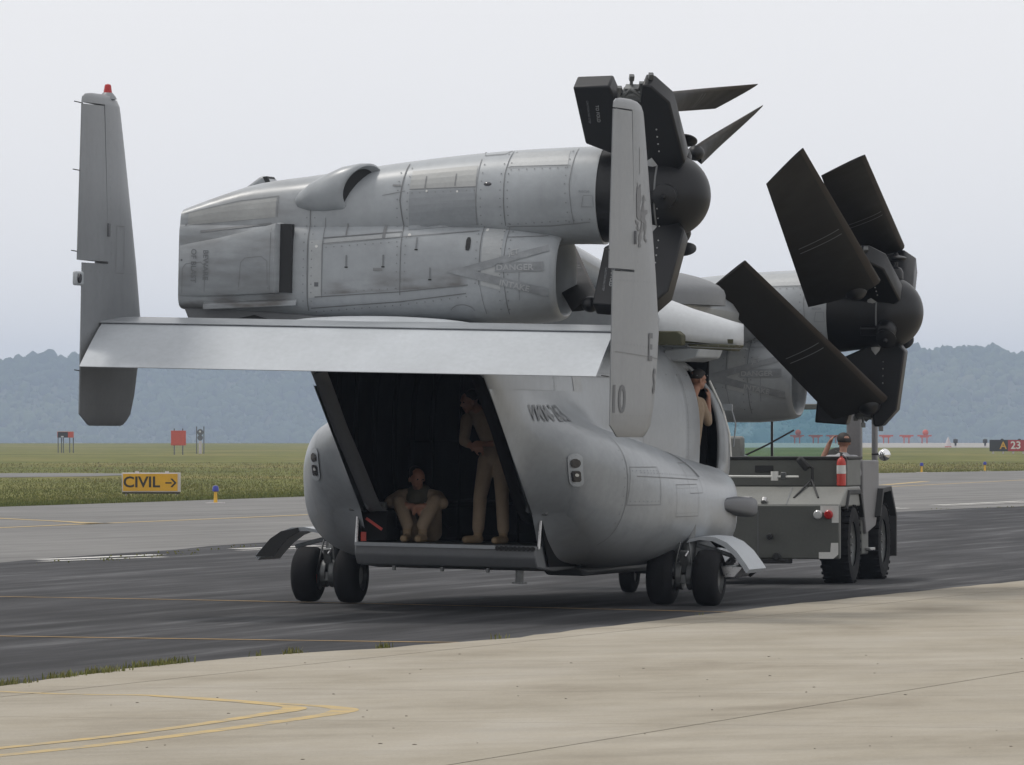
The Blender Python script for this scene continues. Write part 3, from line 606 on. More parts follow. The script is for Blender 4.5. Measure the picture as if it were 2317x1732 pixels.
# --- landing gear
def wheel(parent, c, r, w, side):
    prof = [(-w/2, r*.55), (-w/2*1.02, r*.78), (-w*.40, r*.95), (-w*.22, r*.995), (0, r), (w*.22, r*.995), (w*.40, r*.95), (w/2*1.02, r*.78), (w/2, r*.55)]
    b = MB(); b.lathe(prof, c, (1, 0, 0), 36, caps=False)
    for k in (-.25, 0, .25): b.lathe([(k*w-.006, r*.975), (k*w-.004, r*1.004), (k*w+.004, r*1.004), (k*w+.006, r*.975)][0:0] or [(k*w-.01, r*.97), (k*w+.01, r*.97)], c, (1, 0, 0), 36, caps=False)
    b.build('tyre', 'tyre', parent, smooth=45)
    b = MB(); b.lathe([(-w*.42, .02), (-w*.40, r*.30), (-w*.30, r*.34), (-w*.36, r*.52), (-w*.48, r*.57), (-w*.2, r*.55), (w*.2, r*.55), (w*.48, r*.57), (w*.36, r*.52), (w*.30, r*.34), (w*.40, r*.30), (w*.42, .02)], c, (1, 0, 0), 28)
    b.build('rim', 'steel_dark', parent, smooth=35)
for s, xs2, z0 in ((-1, (-2.385, -1.875), -.035), (1, (1.80, 2.335), .045)):
    xm = sum(xs2)/2; g = MB()
    g.cyl((xm, -.12, z0+.34), (xm, .05, z0+.95), .065, n=14); g.cyl((xm, -.10, z0+.40), (xm, .0, z0+.72), .085, n=14)
    g.cyl((xs2[0], -.15, z0+.335), (xs2[1], -.15, z0+.335), .045, n=12); g.box((xm, -.24, z0+.50), (.09, .05, .26), (.35, 0, 0)); g.box((xm, -.26, z0+.30), (.16, .06, .10))
    g.tube([(xm-.05, -.25, z0+.72), (xm-.08, -.30, z0+.52), (xm-.12, -.25, z0+.36)], .012, 6); g.tube([(xm+.05, -.25, z0+.72), (xm+.09, -.29, z0+.5), (xm+.13, -.24, z0+.34)], .012, 6)
    lg = g.build('main_landing_gear', 'steel_dark', AC, bevel=.008)
    for x in xs2:
        wheel(lg, (x, -.15, z0+.320), .320, .285, s)
    b = MB(); b.cyl((xs2[0]+.17, -.15, z0+.335), (xs2[0]+.24, -.15, z0+.335), .16, n=18); b.cyl((xs2[1]-.24, -.15, z0+.335), (xs2[1]-.17, -.15, z0+.335), .16, n=18); b.build('brake', 'steel_dark', lg, bevel=.01)
    for pa_, pb_ in (((xm-.19, -.24, z0+.42), (xm-.19, -.24, z0+.50)), ((xm+.16, -.26, z0+.36), (xm+.16, -.26, z0+.44)), ((xm+.02, -.30, z0+.56), (xm+.05, -.28, z0+.62))):
        b = MB(); b.cyl(pa_, pb_, .017, n=8); b.build('brake_fitting', 'steel', lg)
    b = MB(); b.box((xm+.15*s, -.22, z0+.24), (.03, .02, .16)); b.build('warning_flag', 'red_paint', lg)
    # curved gear door swung outboard
    arc = [(2.10, .80), (2.25, .835), (2.40, .825), (2.53, .77), (2.65, .67), (2.76, .53), (2.80, .47)] if s > 0 else [(2.30, .80), (2.45, .825), (2.60, .815), (2.74, .76), (2.86, .67), (2.97, .55), (3.03, .475)]
    o_ = [(s*a, c) for a, c in arc]; inn = [(s*(a-.035), c-.045) for a, c in arc]
    b = MB(); b.loft([[(a, -.15, c) for a, c in o_]+[(a, -.15, c) for a, c in inn[::-1]], [(a, .78, c) for a, c in o_]+[(a, .78, c) for a, c in inn[::-1]]], True, True, True)
    gd = b.build('gear_door', 'paint_light' if s > 0 else 'paint_grey', AC, smooth=30)
    if s < 0:
        b = MB(); b.prism([(-3.02, .475), (-2.85, .68), (-2.72, .77), (-2.52, .815), (-2.5, .77), (-2.62, .70), (-2.72, .60), (-2.80, .475)], (0, -.17, 0), (1, 0, 0), (0, 0, 1), (0, .02, 0)); b.build('door_end_plate', 'rubber_black', gd)
    else:
        b = MB(); b.prism([(2.12, .78), (2.40, .805), (2.55, .735), (2.66, .63), (2.77, .48), (2.62, .36), (2.50, .44), (2.44, .66), (2.20, .70)], (0, .76, 0), (1, 0, 0), (0, 0, 1), (0, .02, 0)); b.build('door_end_plate', 'rubber_black', gd)
        b = MB(); b.prism([(2.46, .50), (2.72, .50), (2.62, .37), (2.50, .37)], (0, -.1, 0), (1, 0, 0), (0, 0, 1), (0, .7, 0)); b.build('door_lower_lip', 'steel', gd, bevel=.01)
    b = MB(); b.tube([(s*(2.08), .1, .74), (s*2.40, .12, .655), (s*2.62, .12, .59)], .026, 8); b.build('door_link', 'paint_grey', gd)
g = MB(); g.cyl((.18, 5.95, .28), (.18, 6.0, .9), .05); g.cyl((-.02, 5.95, .27), (.40, 5.95, .27), .035); g.box((.05, 5.6, .42), (.5, .3, .14))
ng = g.build('nose_landing_gear', 'steel_dark', AC, bevel=.01)
for x in (.0, .37): wheel(ng, (x, 5.95, .26), .262, .18, 1)
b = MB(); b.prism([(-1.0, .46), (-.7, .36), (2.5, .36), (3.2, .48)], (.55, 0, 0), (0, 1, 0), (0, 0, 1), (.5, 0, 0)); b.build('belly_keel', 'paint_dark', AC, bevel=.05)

# --- tail
def half_t(sfrac, chord): 
    s_ = min(max(sfrac, 0), 1); return .105/.2*chord*(.2969*math.sqrt(s_)-.126*s_-.3516*s_**2+.2843*s_**3-.1036*s_**4)+.006
FIN = [(1.975, -7.12, -6.10), (1.99, -7.2, -6.0), (2.03, -7.30, -5.90), (2.10, -7.50, -5.78), (2.3, -7.5, -5.66), (2.6, -7.5, -5.56), (3.1, -7.5, -5.49), (3.69, -7.5, -5.68), (4.3, -7.57, -5.92), (4.9, -7.6, -6.16), (5.30, -7.62, -6.33), (5.37, -7.62, -6.37), (5.43, -7.6, -6.46), (5.465, -7.5, -6.62), (5.48, -7.3, -6.85)]
def fin_sec(x0, z, va, vb, te, le, n_=14):
    top = []; bot = []
    for i in range(n_+1):
        y = vb+(va-vb)*(1-math.cos(math.pi*i/n_))/2; h = half_t((le-y)/(le-te), le-te); top.append((x0+h, y, z)); bot.append((x0-h, y, z))
    return top+bot[::-1]
hinge = lambda z: float(np.interp(z, [3.69, 5.37], [-6.83, -7.02]))
EMB = {'wing': [(403,155),(405,235),(415,245),(435,200),(437,330),(442,400),(425,480),(425,510),(443,545),(440,620),(425,660),(400,640),(392,600),(390,400),(395,280)],
       'neck': [(470,335),(480,370),(490,415),(475,420),(470,450),(472,520),(480,545),(443,560),(447,480),(460,420),(457,370)],
       'body': [(436,545),(480,530),(510,525),(510,575),(485,595),(480,640),(495,690),(490,735),(470,700),(450,690),(435,720),(440,680),(428,650)],
       'tail': [(380,650),(390,655),(412,688),(408,720),(412,765),(430,768),(432,795),(402,792),(394,762),(398,715),(384,690)],
       'hind_leg': [(436,716),(452,700),(455,780),(437,830),(442,880),(427,940),(437,975),(425,1002),(405,990),(412,940),(410,850),(428,800)],
       'fore_leg': [(468,694),(496,726),(490,800),(480,850),(485,890),(500,905),(490,945),(478,920),(465,890),(470,820),(465,760)]}
for x0 in (-2.86, 2.86):
    b = MB()
    low = [r_ for r_ in FIN if r_[0] <= 3.69]; b.loft([fin_sec(x0, z, te, le, te, le) for z, te, le in low], True, True, True)
    mid = [r_ for r_ in FIN if 3.69 <= r_[0] <= 5.37]; b.loft([fin_sec(x0, z, hinge(z)+.012, le, te, le) for z, te, le in mid], True, True, True)
    hi_ = [r_ for r_ in FIN if r_[0] >= 5.37]; b.loft([fin_sec(x0, z, te, le, te, le) for z, te, le in hi_], True, True, True)
    fin = b.build('tail_fin', 'paint_tail', AC, smooth=40); fb = b.bvh(); fx = proj_fn(fb, 'x+')
    rb = MB(); zz = np.linspace(3.715, 5.355, 8)
    rb.loft([fin_sec(x0, z, float(np.interp(z, [3.7, 5.37], [-7.67, -7.62])), hinge(z)-.012, float(np.interp(z, [3.7, 5.37], [-7.67, -7.62])), float(np.interp(z, [3.69, 5.37], [-5.68, -6.37]))) for z in zz], True, True, True)
    rd = rb.build('rudder', 'paint_tail', fin, smooth=40)
    b = MB(); b.box((x0+.09, hinge(4.05), 4.05), (.03, .05, .14)); b.build('rudder_hinge', 'marking_dark', fin, bevel=.008)
    rivets([[(hinge(3.8)+.1, 3.8), (hinge(5.2)+.1, 5.2)], [(-7.3, 3.6), (-5.9, 3.6)], [(-7.35, 2.95), (-5.7, 2.9)], [(-7.35, 2.2), (-5.85, 2.2)], [(-6.0, 3.7), (-6.42, 5.1)]], fx, fin, .11)
    if x0 > 0:
        for (s_, sz, a, c) in (('10', .40, -7.28, 2.355), ):
            decal('aircraft_number', text2d(s_, sz, .008, 1.25), lambda x, y: fx(a+x, c+y), 'marking_dark', fin)
        for (s_, a, c, k) in (('E', -6.18, 2.905, .40), ('S', -5.93, 2.55, .36)):
            decal('tail_code_letter', text2d(s_, k, .010, .95), lambda x, y: fx(a+x, c+y, .006), 'marking_dark', fin)
        for nme, pts in EMB.items():
            q = [(-6.875+(x-380)/130*.483+(y-155)/845*.063, 4.644+(x-380)/130*.018-(y-155)/845*.70) for x, y in pts]
            poly_decal('creature_emblem', q, fx, 'emblem_grey', fin)
        poly_decal('pale_stripe', [(-6.72, 4.99), (-6.69, 4.99), (-6.68, 4.72), (-6.70, 4.72)], fx, 'marking_pale', fin)
        seam([(-7.4, 2.86), (-5.7, 2.80)], fx, fin, .012, 'seam_soft')
    else:
        b = MB(); b.lathe([(0, .05), (.03, .045), (.05, .042), (.09, .036), (.105, .03), (.112, .012)], (x0, -6.72, 5.49), (0, 0, 1), 18, caps=True); b.build('beacon', 'lamp_red', fin, smooth=40)
        b = MB(); b.lathe([(0, .10), (.03, .085), (.07, .05)], (x0, -6.72, 5.44), (0, 0, 1), 18); b.build('beacon_base', 'paint_tail', fin, smooth=40)
        b = MB(); b.box((x0, -7.62, 3.52), (.05, .26, .15)); lp = b.build('tail_lamp', 'paint_light', fin, bevel=.02)
        b = MB(); b.cyl((x0+.02, -7.68, 3.52), (x0+.045, -7.68, 3.52), .05, n=14); b.build('tail_lamp_lens', 'lens_dark', lp)
        seam([(-6.6, 4.1), (-6.6, 3.6), (-6.35, 3.6), (-6.35, 4.1), (-6.6, 4.1)], fx, fin, .01, 'seam_soft')
    for z in (5.36, 4.65, 3.80) if x0 < 0 else (3.9, 2.6): 
        b = MB(); yte = -7.62; b.cyl((x0, yte+.03, z), (x0-.02, yte-.19, z+.008), .006, n=6); b.build('static_wick', 'rubber_black', fin)
    if x0 < 0: b = MB(); b.cyl((x0, -7.45, 2.55), (x0-.02, -7.62, 2.56), .006, n=6); b.build('static_wick', 'rubber_black', fin)
# stabiliser, drooped elevator
def airfoil_sec(le, te, t_, n_=12, x=0.0):
    le = Vector(le); te = Vector(te); c = te-le; L_ = c.length; d = c/L_; up = Vector((1, 0, 0)).cross(d); up = up if up.z > 0 else -up; P = []; Q = []
    for i in range(n_+1):
        s_ = (1-math.cos(math.pi*i/n_))/2; h = t_/.2*(.2969*math.sqrt(s_)-.126*s_-.3516*s_**2+.2843*s_**3-.1036*s_**4)*L_+.004; p = le+c*s_; P.append(p+up*h); Q.append(p-up*h)
    return [tuple(p) for p in P+Q[::-1]]
b = MB(); b.loft([airfoil_sec((x, -5.35, 3.04), (x, -7.05, 3.07), .11) for x in (-2.80, -1.4, 0, 1.4, 2.80)], True, True, True); stab = b.build('tailplane', 'paint_grey', AC, smooth=40)
ev = MB(); xs3 = np.linspace(-2.775, 2.775, 23); ev.loft([airfoil_sec((x, -6.98, 3.065), (x, -7.79, 2.595), .055) for x in xs3], True, True, True)
elv = ev.build('elevator', 'paint_light', AC, smooth=40); eb = ev.bvh(); ey_ = proj_fn(eb, 'y-', .003)
seam([(-.75, 3.045), (-.78, 2.965), (.55, 2.96), (.95, 2.98), (1.2, 2.96), (1.25, 3.03)], ey_, elv, .008, 'seam_soft')
seam([(-.72, 3.042), (.9, 3.032)], ey_, elv, .006, 'seam_soft'); seam([(2.0, 2.985), (2.7, 2.97)], ey_, elv, .010, 'seam_soft')
rivets([[(-2.6, 3.0), (2.6, 3.0)], [(-2.6, 2.66), (2.6, 2.66)]], ey_, elv, .12, .006)
for x, z in ((-1.52, 2.80), (-.60, 2.92), (2.55, 2.72)): poly_decal('scuff', rect(x, z, .012, .05), ey_, 'marking_dark', elv)
b = MB(); b.ball((-.12, -5.45, 3.07), (1.20, .95, .135), 40, 16); b.build('tail_fairing', 'paint_light', AC, smooth=50)

# --- wing stowed along the fuselage
def wsec(y, zc, le, te, t_): return airfoil_sec((le, y, zc), (te, y, zc+.05), t_)
def airfoil_x(y, zc, le, te, th, n_=14):
    P = []; Q = []; L_ = le-te
    for i in range(n_+1):
        s_ = (1-math.cos(math.pi*i/n_))/2; h = th/.2*(.2969*math.sqrt(s_)-.126*s_-.3516*s_**2+.2843*s_**3-.1036*s_**4)*L_+.005; P.append((le-L_*s_, y, zc+h)); Q.append((le-L_*s_, y, zc-h))
    return P+Q[::-1]
b = MB(); b.loft([airfoil_x(y, zc, le, te, .22) for y, zc, le, te in ((-4.1, 4.30, .95, -1.55), (-2, 4.05, 1.0, -1.5), (0, 3.78, 1.1, -1.45), (2, 3.50, 1.45, -1.3), (4, 3.45, 1.62, -1.2), (6, 3.40, 1.5, -1.4), (7.9, 3.32, 1.2, -1.55))], True, True, True)
wing = b.build('wing', 'paint_grey', AC, smooth=40)
b = MB(); b.loft([[(.5+1.38*math.cos(R(a))*math.cos(2*math.pi*i/40), 2.4+1.35*math.cos(R(a))*math.sin(2*math.pi*i/40), 3.62+.32*math.sin(R(a))-(.12 if a < 0 else 0)) for i in range(40)] for a in (-1, 0, 10, 20, 30, 40, 50, 60, 70, 80, 89)], True, True, True); b.build('wing_pivot_fairing', 'paint_dark', wing, smooth=60)
b = MB(); b.loft([[(1.0+.55*math.cos(t_), y, 3.30+.20*math.sin(t_)) for t_ in np.linspace(0, 2*math.pi, 24, endpoint=False)] for y in (-1.2, 0, 1.4, 2.8, 3.2)], True, True, True); b.build('wing_root_fairing', 'paint_grey', wing, smooth=50)
# open leading-edge cuff, lying across the fuselage, with primer showing inside its cut end
secs = []
for u_, zt, zb, a_ in ((.7, 3.72, 3.12, .62), (1.0, 3.70, 3.12, .60), (1.3, 3.62, 3.10, .54), (1.6, 3.52, 3.07, .46), (1.85, 3.43, 3.05, .38), (2.1, 3.36, 3.03, .30), (2.3, 3.30, 3.02, .24), (2.44, 3.265, 3.02, .20)):
    secs.append([(u_+.05*math.cos(math.pi*k/20), .95-a_*math.cos(math.pi*k/20), zb+(zt-zb)*math.sin(math.pi*k/20)**.75) for k in range(21)])
b = MB(); b.loft(secs, False); cf = b.build('leading_edge_cuff', ['paint_cuff', 'primer'], wing, smooth=60); s_ = cf.modifiers.new('t', 'SOLIDIFY'); s_.thickness = .03; s_.offset = -1; s_.material_offset = 1; s_.material_offset_rim = 1
b = MB(); b.tube([(1.42+.05*math.cos(math.pi*k/12), .95-.515*math.cos(math.pi*k/12), 3.09+.502*math.sin(math.pi*k/12)**.75) for k in range(13)], .006, 6); b.build('cuff_seam', 'seam_soft', wing)
b = MB(); b.box((1.5, .95, 3.06), (1.75, .5, .05)); b.build('cuff_tray', 'primer_dark', wing)
b = MB(); b.prism([(.95, 3.00), (1.86, 3.00), (1.86, 3.12), (1.80, 3.165), (.95, 3.15)], (0, .32, 0), (1, 0, 0), (0, 0, 1), (0, .2, 0)); b.build('cuff_cutout', 'primer_dark', wing, bevel=.015)
b = MB(); b.prism([(1.86, 3.02), (2.42, 3.02), (2.36, 2.95), (1.9, 2.97)], (0, .62, 0), (1, 0, 0), (0, 0, 1), (0, .5, 0)); b.build('cuff_lower_lip', 'primer_dark', wing, bevel=.01)

# --- nacelles (frame: x along the rotor axis, rotor axis at z=0, y across)
UP = [(-2.54, -.60, .63, -.21, -.95, 6.0), (-2.2, -.60, .62, -.07, -.95, 4.5), (-1.79, -.60, .60, .075, -.95, 3.2), (-1.2, -.6, .58, .17, -.85, 2.6), (-.25, -.57, .56, .32, -.7, 2.3), (.5, -.55, .55, .42, -.62, 2.1), (1.06, -.54, .54, .475, -.57, 2.0), (1.76, -.53, .53, .52, -.53, 2.0), (2.05, -.53, .53, .53, -.53, 2.0)]
def sec_yz(x, yh, top, bot, n_, N=48, yc=0.0, k=1.0):
    c, h = (top+bot)/2, (top-bot)/2; P = []
    for i in range(N):
        t_ = 2*math.pi*i/N; cs, sn = math.cos(t_), math.sin(t_); P.append((x, yc+k*yh*math.copysign(abs(cs)**(2/n_), cs), c+k*h*math.copysign(abs(sn)**(2/n_), sn)))
    return P
nb = MB(); xs4 = np.linspace(-2.54, 2.05, 30); secs = []
for x in xs4:
    _, yh, top, bot, n_ = smooth_interp([(r_[0], r_[1], r_[2], r_[3], r_[4], r_[5]) for r_ in UP], x); secs.append(sec_yz(x, yh, top, bot, n_))
nb.loft(secs, True, True, True)
EN = [(-2.54, .66, -.33, -1.31, 8.0), (-1.6, .68, -.33, -1.36, 5.0), (-1.1, .68, -.32, -1.40, 4.2), (-.2, .68, -.30, -1.42, 3.6), (.8, .66, -.31, -1.42, 3.0), (1.2, .62, -.33, -1.41, 2.5), (1.45, .57, -.37, -1.38, 2.3)]
secs = [sec_yz(x, *interp(EN, x)) for x in np.linspace(-2.54, 1.45, 26)]
c_lip = (-.37-1.38)/2
def lip(x, k): return [(x+(.05*(p[2]-c_lip) if False else 0), p[1]*k, c_lip+(p[2]-c_lip)*k) for p in sec_yz(x, .57, -.37, -1.38, 2.3)]
secs += [lip(1.55, .965), lip(1.61, .915), lip(1.625, .86), lip(1.60, .81), lip(1.5, .77), lip(1.3, .74), lip(.95, .66)]
nb.loft(secs, True, True, False)
NAC_BVH = nb.bvh(); ny_ = proj_fn(NAC_BVH, 'y-', .007)
# soot-stained cowl paint : streaks that trail along the lower cowl joints
m = mat('paint_nacelle', (.305, .325, .342), .34, var=.14, scale=1.1, fine=.03, streak=.06); t = m.node_tree; n = t.nodes
tc = n.new('ShaderNodeTexCoord'); sx = n.new('ShaderNodeSeparateXYZ'); t.links.new(tc.outputs['Object'], sx.inputs[0])
def mrange(src, a, b_, c, d):
    q = n.new('ShaderNodeMapRange'); q.inputs[1].default_value = a; q.inputs[2].default_value = b_; q.inputs[3].default_value = c; q.inputs[4].default_value = d; q.clamp = True; t.links.new(src, q.inputs[0]); return q.outputs[0]
def mmath(op, a, b_):
    q = n.new('ShaderNodeMath'); q.operation = op
    for i, v_ in enumerate((a, b_)):
        if isinstance(v_, (int, float)): q.inputs[i].default_value = v_
        else: t.links.new(v_, q.inputs[i])
    return q.outputs[0]
zz_ = mmath('SUBTRACT', sx.outputs[2], mmath('MULTIPLY', sx.outputs[0], .075))           # joints rise gently to the front
def soot_band(z_line, thick, x0, x1):
    up_ = mrange(zz_, z_line, z_line+thick, 1, 0); dn = mrange(zz_, z_line-.015, z_line, 0, 1); return mmath('MULTIPLY', mmath('MULTIPLY', up_, dn), mmath('MULTIPLY', mrange(sx.outputs[0], x0, x0+.25, 0, 1), mrange(sx.outputs[0], x1-.1, x1, 1, 0)))
mpn = n.new('ShaderNodeMapping'); mpn.inputs['Scale'].default_value = (1.3, 1, 5); mpn.inputs['Rotation'].default_value = (0, .25, 0); t.links.new(tc.outputs['Object'], mpn.inputs[0])
sn_ = n.new('ShaderNodeTexNoise'); sn_.inputs['Scale'].default_value = 1.7; sn_.inputs['Detail'].default_value = 6; t.links.new(mpn.outputs[0], sn_.inputs['Vector'])
so = mmath('MULTIPLY', mmath('ADD', soot_band(-1.06, .26, -1.0, .7), mmath('MULTIPLY', soot_band(-1.14, .2, -2.8, -1.2), .8)), mrange(sn_.outputs[0], .38, .62, .1, 1))
dirt = mmath('MULTIPLY', mrange(sx.outputs[0], -1.0, -1.5, 0, .35), mrange(sn_.outputs[0], .35, .65, 0, 1))
b_ = n['Principled BSDF']; old = b_.inputs['Base Color'].links[0].from_socket; mx = n.new('ShaderNodeMixRGB'); t.links.new(mmath('ADD', mmath('MULTIPLY', so, .75), dirt), mx.inputs[0]); mx.use_clamp = True; t.links.new(old, mx.inputs[1]); mx.inputs[2].default_value = (.10, .09, .082, 1); t.links.new(mx.outputs[0], b_.inputs['Base Color'])

NA = nb.build('engine_nacelle', 'paint_nacelle', AC, smooth=50); NA.location = (0, -4.4, 4.56)
# intake duct floor
b = MB(); b.add(lip(.98, .67), [tuple(range(48))]); b.build('intake_face', 'bay_dark', NA)
# exhaust suppressor box and slot
def box_sec(x, y, zt, zb, r_=.10): return [(x, -.50, zb-.02), (x, y+r_*.6, zb), (x, y, zb+r_), (x, y, zt-r_), (x, y+r_*.6, zt), (x, -.50, zt+.02)]
b = MB(); b.loft([box_sec(-2.53, -.675, -.62, -1.17, .03), box_sec(-2.1, -.72, -.54, -1.16, .05), box_sec(-1.6, -.80, -.42, -1.13, .07), box_sec(-1.42, -.83, -.37, -1.12, .08), box_sec(-1.38, -.78, -.38, -1.11, .08)], False, True, True); ex_ = b.build('exhaust_shroud', 'paint_nacelle', NA, smooth=45); exb = b.bvh()
b = MB(); b.box((-1.315, -.685, -.745), (.13, .10, .74)); b.build('exhaust_slot', 'bay_dark', NA)
b = MB(); b.loft([[(x, -.69-.01*k, z_-.018+.05*(x+2.3)/.9) for z_ in (-1.30, -1.24)]+[(x, -.60, z_+.05*(x+2.3)/.9) for z_ in (-1.22, -1.30)] for x, k in ((-2.25, 0), (-1.9, 1), (-1.3, 2), (-1.2, 1))], True, True, True); b.build('exhaust_rail', 'paint_nacelle', NA, bevel=.01)
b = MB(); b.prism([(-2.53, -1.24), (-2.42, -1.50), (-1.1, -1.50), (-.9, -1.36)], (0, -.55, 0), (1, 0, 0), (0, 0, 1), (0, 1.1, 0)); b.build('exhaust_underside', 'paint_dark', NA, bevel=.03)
b = MB(); b.prism([(-2.2, -1.47), (-1.7, -1.36), (-1.55, -1.40), (-1.6, -1.50)], (0, -.58, 0), (1, 0, 0), (0, 0, 1), (0, .1, 0)); b.build('underside_vent', 'bay_dark', NA)
# oil-cooler scoop on the upper flank
def scoop_sec(x, r_, cy, cz, sl=0.0, sq=1.0): return [(x+sl*math.sin(t_)*r_+1.9*sl*math.cos(t_)*r_, cy+r_*.9*math.cos(t_), cz+r_*sq*math.sin(t_)) for t_ in np.linspace(0, 2*math.pi, 32, endpoint=False)]
b = MB(); b.loft([scoop_sec(-1.29, .02, -.52, -.13), scoop_sec(-1.24, .085, -.52, -.12), scoop_sec(-1.12, .155, -.51, -.085), scoop_sec(-.95, .21, -.49, -.04), scoop_sec(-.78, .25, -.47, .01, .12), scoop_sec(-.62, .268, -.455, .03, .25), scoop_sec(-.56, .262, -.45, .035, .32), scoop_sec(-.545, .24, -.45, .035, .34), scoop_sec(-.58, .215, -.45, .03, .3), scoop_sec(-.75, .17, -.45, .0, .2), scoop_sec(-.95, .12, -.46, -.02)], True, True, False)
scp = b.build('cooler_scoop', 'paint_nacelle', NA, smooth=60)
b = MB(); b.add(scoop_sec(-.60, .222, -.452, .03, .31), [tuple(range(32))]); b.build('scoop_shade_disc', 'bay_dark', scp)  # dark disc across the mouth, painted in for the shade inside
b = MB(); b.prism([(-2.22, -.10), (-1.85, .17), (-1.78, .16), (-1.72, .05)], (0, .1, 0), (1, 0, 0), (0, 0, 1), (0, .35, 0)); b.build('top_scoop', 'paint_nacelle', NA, bevel=.03)
b = MB(); b.prism([(-1.83, .155), (-1.785, .165), (-1.73, .07), (-1.78, .06)], (0, .095, 0), (1, 0, 0), (0, 0, 1), (0, .3, 0)); b.build('top_scoop_mouth', 'bay_dark', NA)
# panel joints
Z = lambda x, z: (x, z)
for pts, w, mm in (([(-1.09, -.22), (-1.08, -1.30)], .014, 'seam'), ([(-.07, .30), (-.085, .10), (-.10, -.1), (-.05, -.42)], .016, 'seam'), ([(-.05, -.42), (-.05, -1.12)], .011, 'seam'), ([(1.06, .45), (1.04, .2), (1.05, -.35)], .011, 'seam'),
                   ([(.82, -.36), (.82, -1.0)], .011, 'seam'), ([(1.09, -.36), (1.08, -.8), (1.12, -1.3)], .010, 'seam'), ([(.83, -1.0), (.88, -1.3)], .008, 'seam_soft'), ([(1.78, .49), (1.76, .1), (1.80, -.32)], .009, 'seam_soft'), ([(.74, .36), (.74, -.35)], .009, 'seam_soft'),
                   ([(-.92, -.52), (-.06, -.44)], .012, 'seam'), ([(-.92, -.58), (.78, -.415)], .009, 'seam_soft'), ([(-.92, -.3), (-.92, -1.16)], .008, 'seam_soft'), ([(-1.0, -1.155), (-.05, -1.085), (.70, -1.0)], .014, 'seam'), ([(-1.05, -1.275), (-.05, -1.19), (.68, -1.09)], .012, 'seam'),
                   ([(.0, .02), (.74, .06)], .010, 'seam_soft'), ([(1.06, .27), (1.75, .30)], .007, 'seam_soft'), ([(1.06, -.36), (1.55, -.345), (1.98, -.30)], .009, 'seam_soft'), ([(1.09, -.48), (1.50, -.455)], .008, 'seam_soft'), ([(.72, .44), (.76, .40), (.98, .42), (1.03, .46)], .008, 'seam'),
                   ([(1.92, -.02), (2.02, -.02), (2.03, -.14), (1.90, -.14), (1.92, -.02)], .006, 'seam_soft'), ([(1.25, -.75), (1.25, -1.15)], .007, 'seam_soft'), ([(-2.5, -.28), (-1.9, -.13), (-1.46, -.07), (-1.46, -.30)], .009, 'seam_soft'), ([(-.3, -.05), (-.05, -.0)], .008, 'seam_soft'), ([(-2.3, -.47), (-1.9, -.42), (-1.52, -.37)], .03, 'seam_soft')):
    seam(pts, ny_, NA, w, mm)
def pe(a, c, off_=.004):
    h = exb.ray_cast(Vector((a, -4, c)), Vector((0, 1, 0))); return (a, h[0].y-off_, c) if h[0] else ny_(a, c)
for c_ in ([(-2.49, -1.14), (-2.49, -.87), (-2.45, -.82), (-2.28, -.80), (-2.23, -.84), (-2.23, -1.12)], [(-1.83, -1.1), (-1.81, -.80), (-1.76, -.75), (-1.57, -.73), (-1.50, -.78), (-1.49, -1.08)], [(-1.46, -.42), (-1.47, -1.1)]): seam(c_, pe, ex_, .007, 'seam_soft', 'access_panel_seam')
rivets([[(1.10, .44), (1.08, .2), (1.09, -.33)], [(1.73, .46), (1.71, .1), (1.75, -.3)], [(1.02, .42), (1.0, .2), (1.01, -.33)], [(.79, .3), (.79, -.34)], [(1.1, .245), (1.7, .275)], [(1.1, -.335), (1.98, -.27)], [(1.04, -.42), (1.04, -1.25)], [(1.13, -.42), (1.13, -1.25)], [(.78, -.45), (.78, -.98)],
        [(-1.04, -.3), (-1.04, -1.2)], [(-1.13, -.3), (-1.13, -1.2)], [(-.88, -.62), (-.1, -.55)], [(-.88, -1.11), (-.1, -1.05)], [(-.09, -.6), (-.09, -1.05)], [(0, -.5), (0, -1.05)], [(.03, -.02), (.72, .02)], [(-.13, .2), (-.13, -.38)], [(-.02, .25), (-.02, -.38)], [(-1.0, -1.31), (-.05, -1.225), (.68, -1.125)]], ny_, NA)
for pts, mm in (([(.0, .0), (.72, .04), (.76, -.345), (.0, -.42)], 'paint_panel_dark'), ([(.0, .22), (.72, .29), (.73, .065), (.0, .025)], 'paint_panel_warm'), ([(.84, -.40), (1.05, -.385), (1.05, -1.05), (.84, -1.0)], 'paint_panel_light'), ([(-1.07, -.55), (-.93, -.54), (-.93, -1.15), (-1.07, -1.17)], 'paint_panel_light'), ([(-.9, -.59), (-.07, -.50), (-.07, -.45), (-.9, -.53)], 'paint_panel_light'),
                ([(-2.45, -.27), (-1.9, -.14), (-1.48, -.085), (-1.48, -.30), (-2.45, -.40)], 'paint_panel_warm'), ([(1.08, .44), (1.70, .47), (1.72, .31), (1.07, .285)], 'paint_panel_light')):
    poly_decal('access_panel', pts, lambda x, y: ny_(x, y, .003), mm, NA, 4)
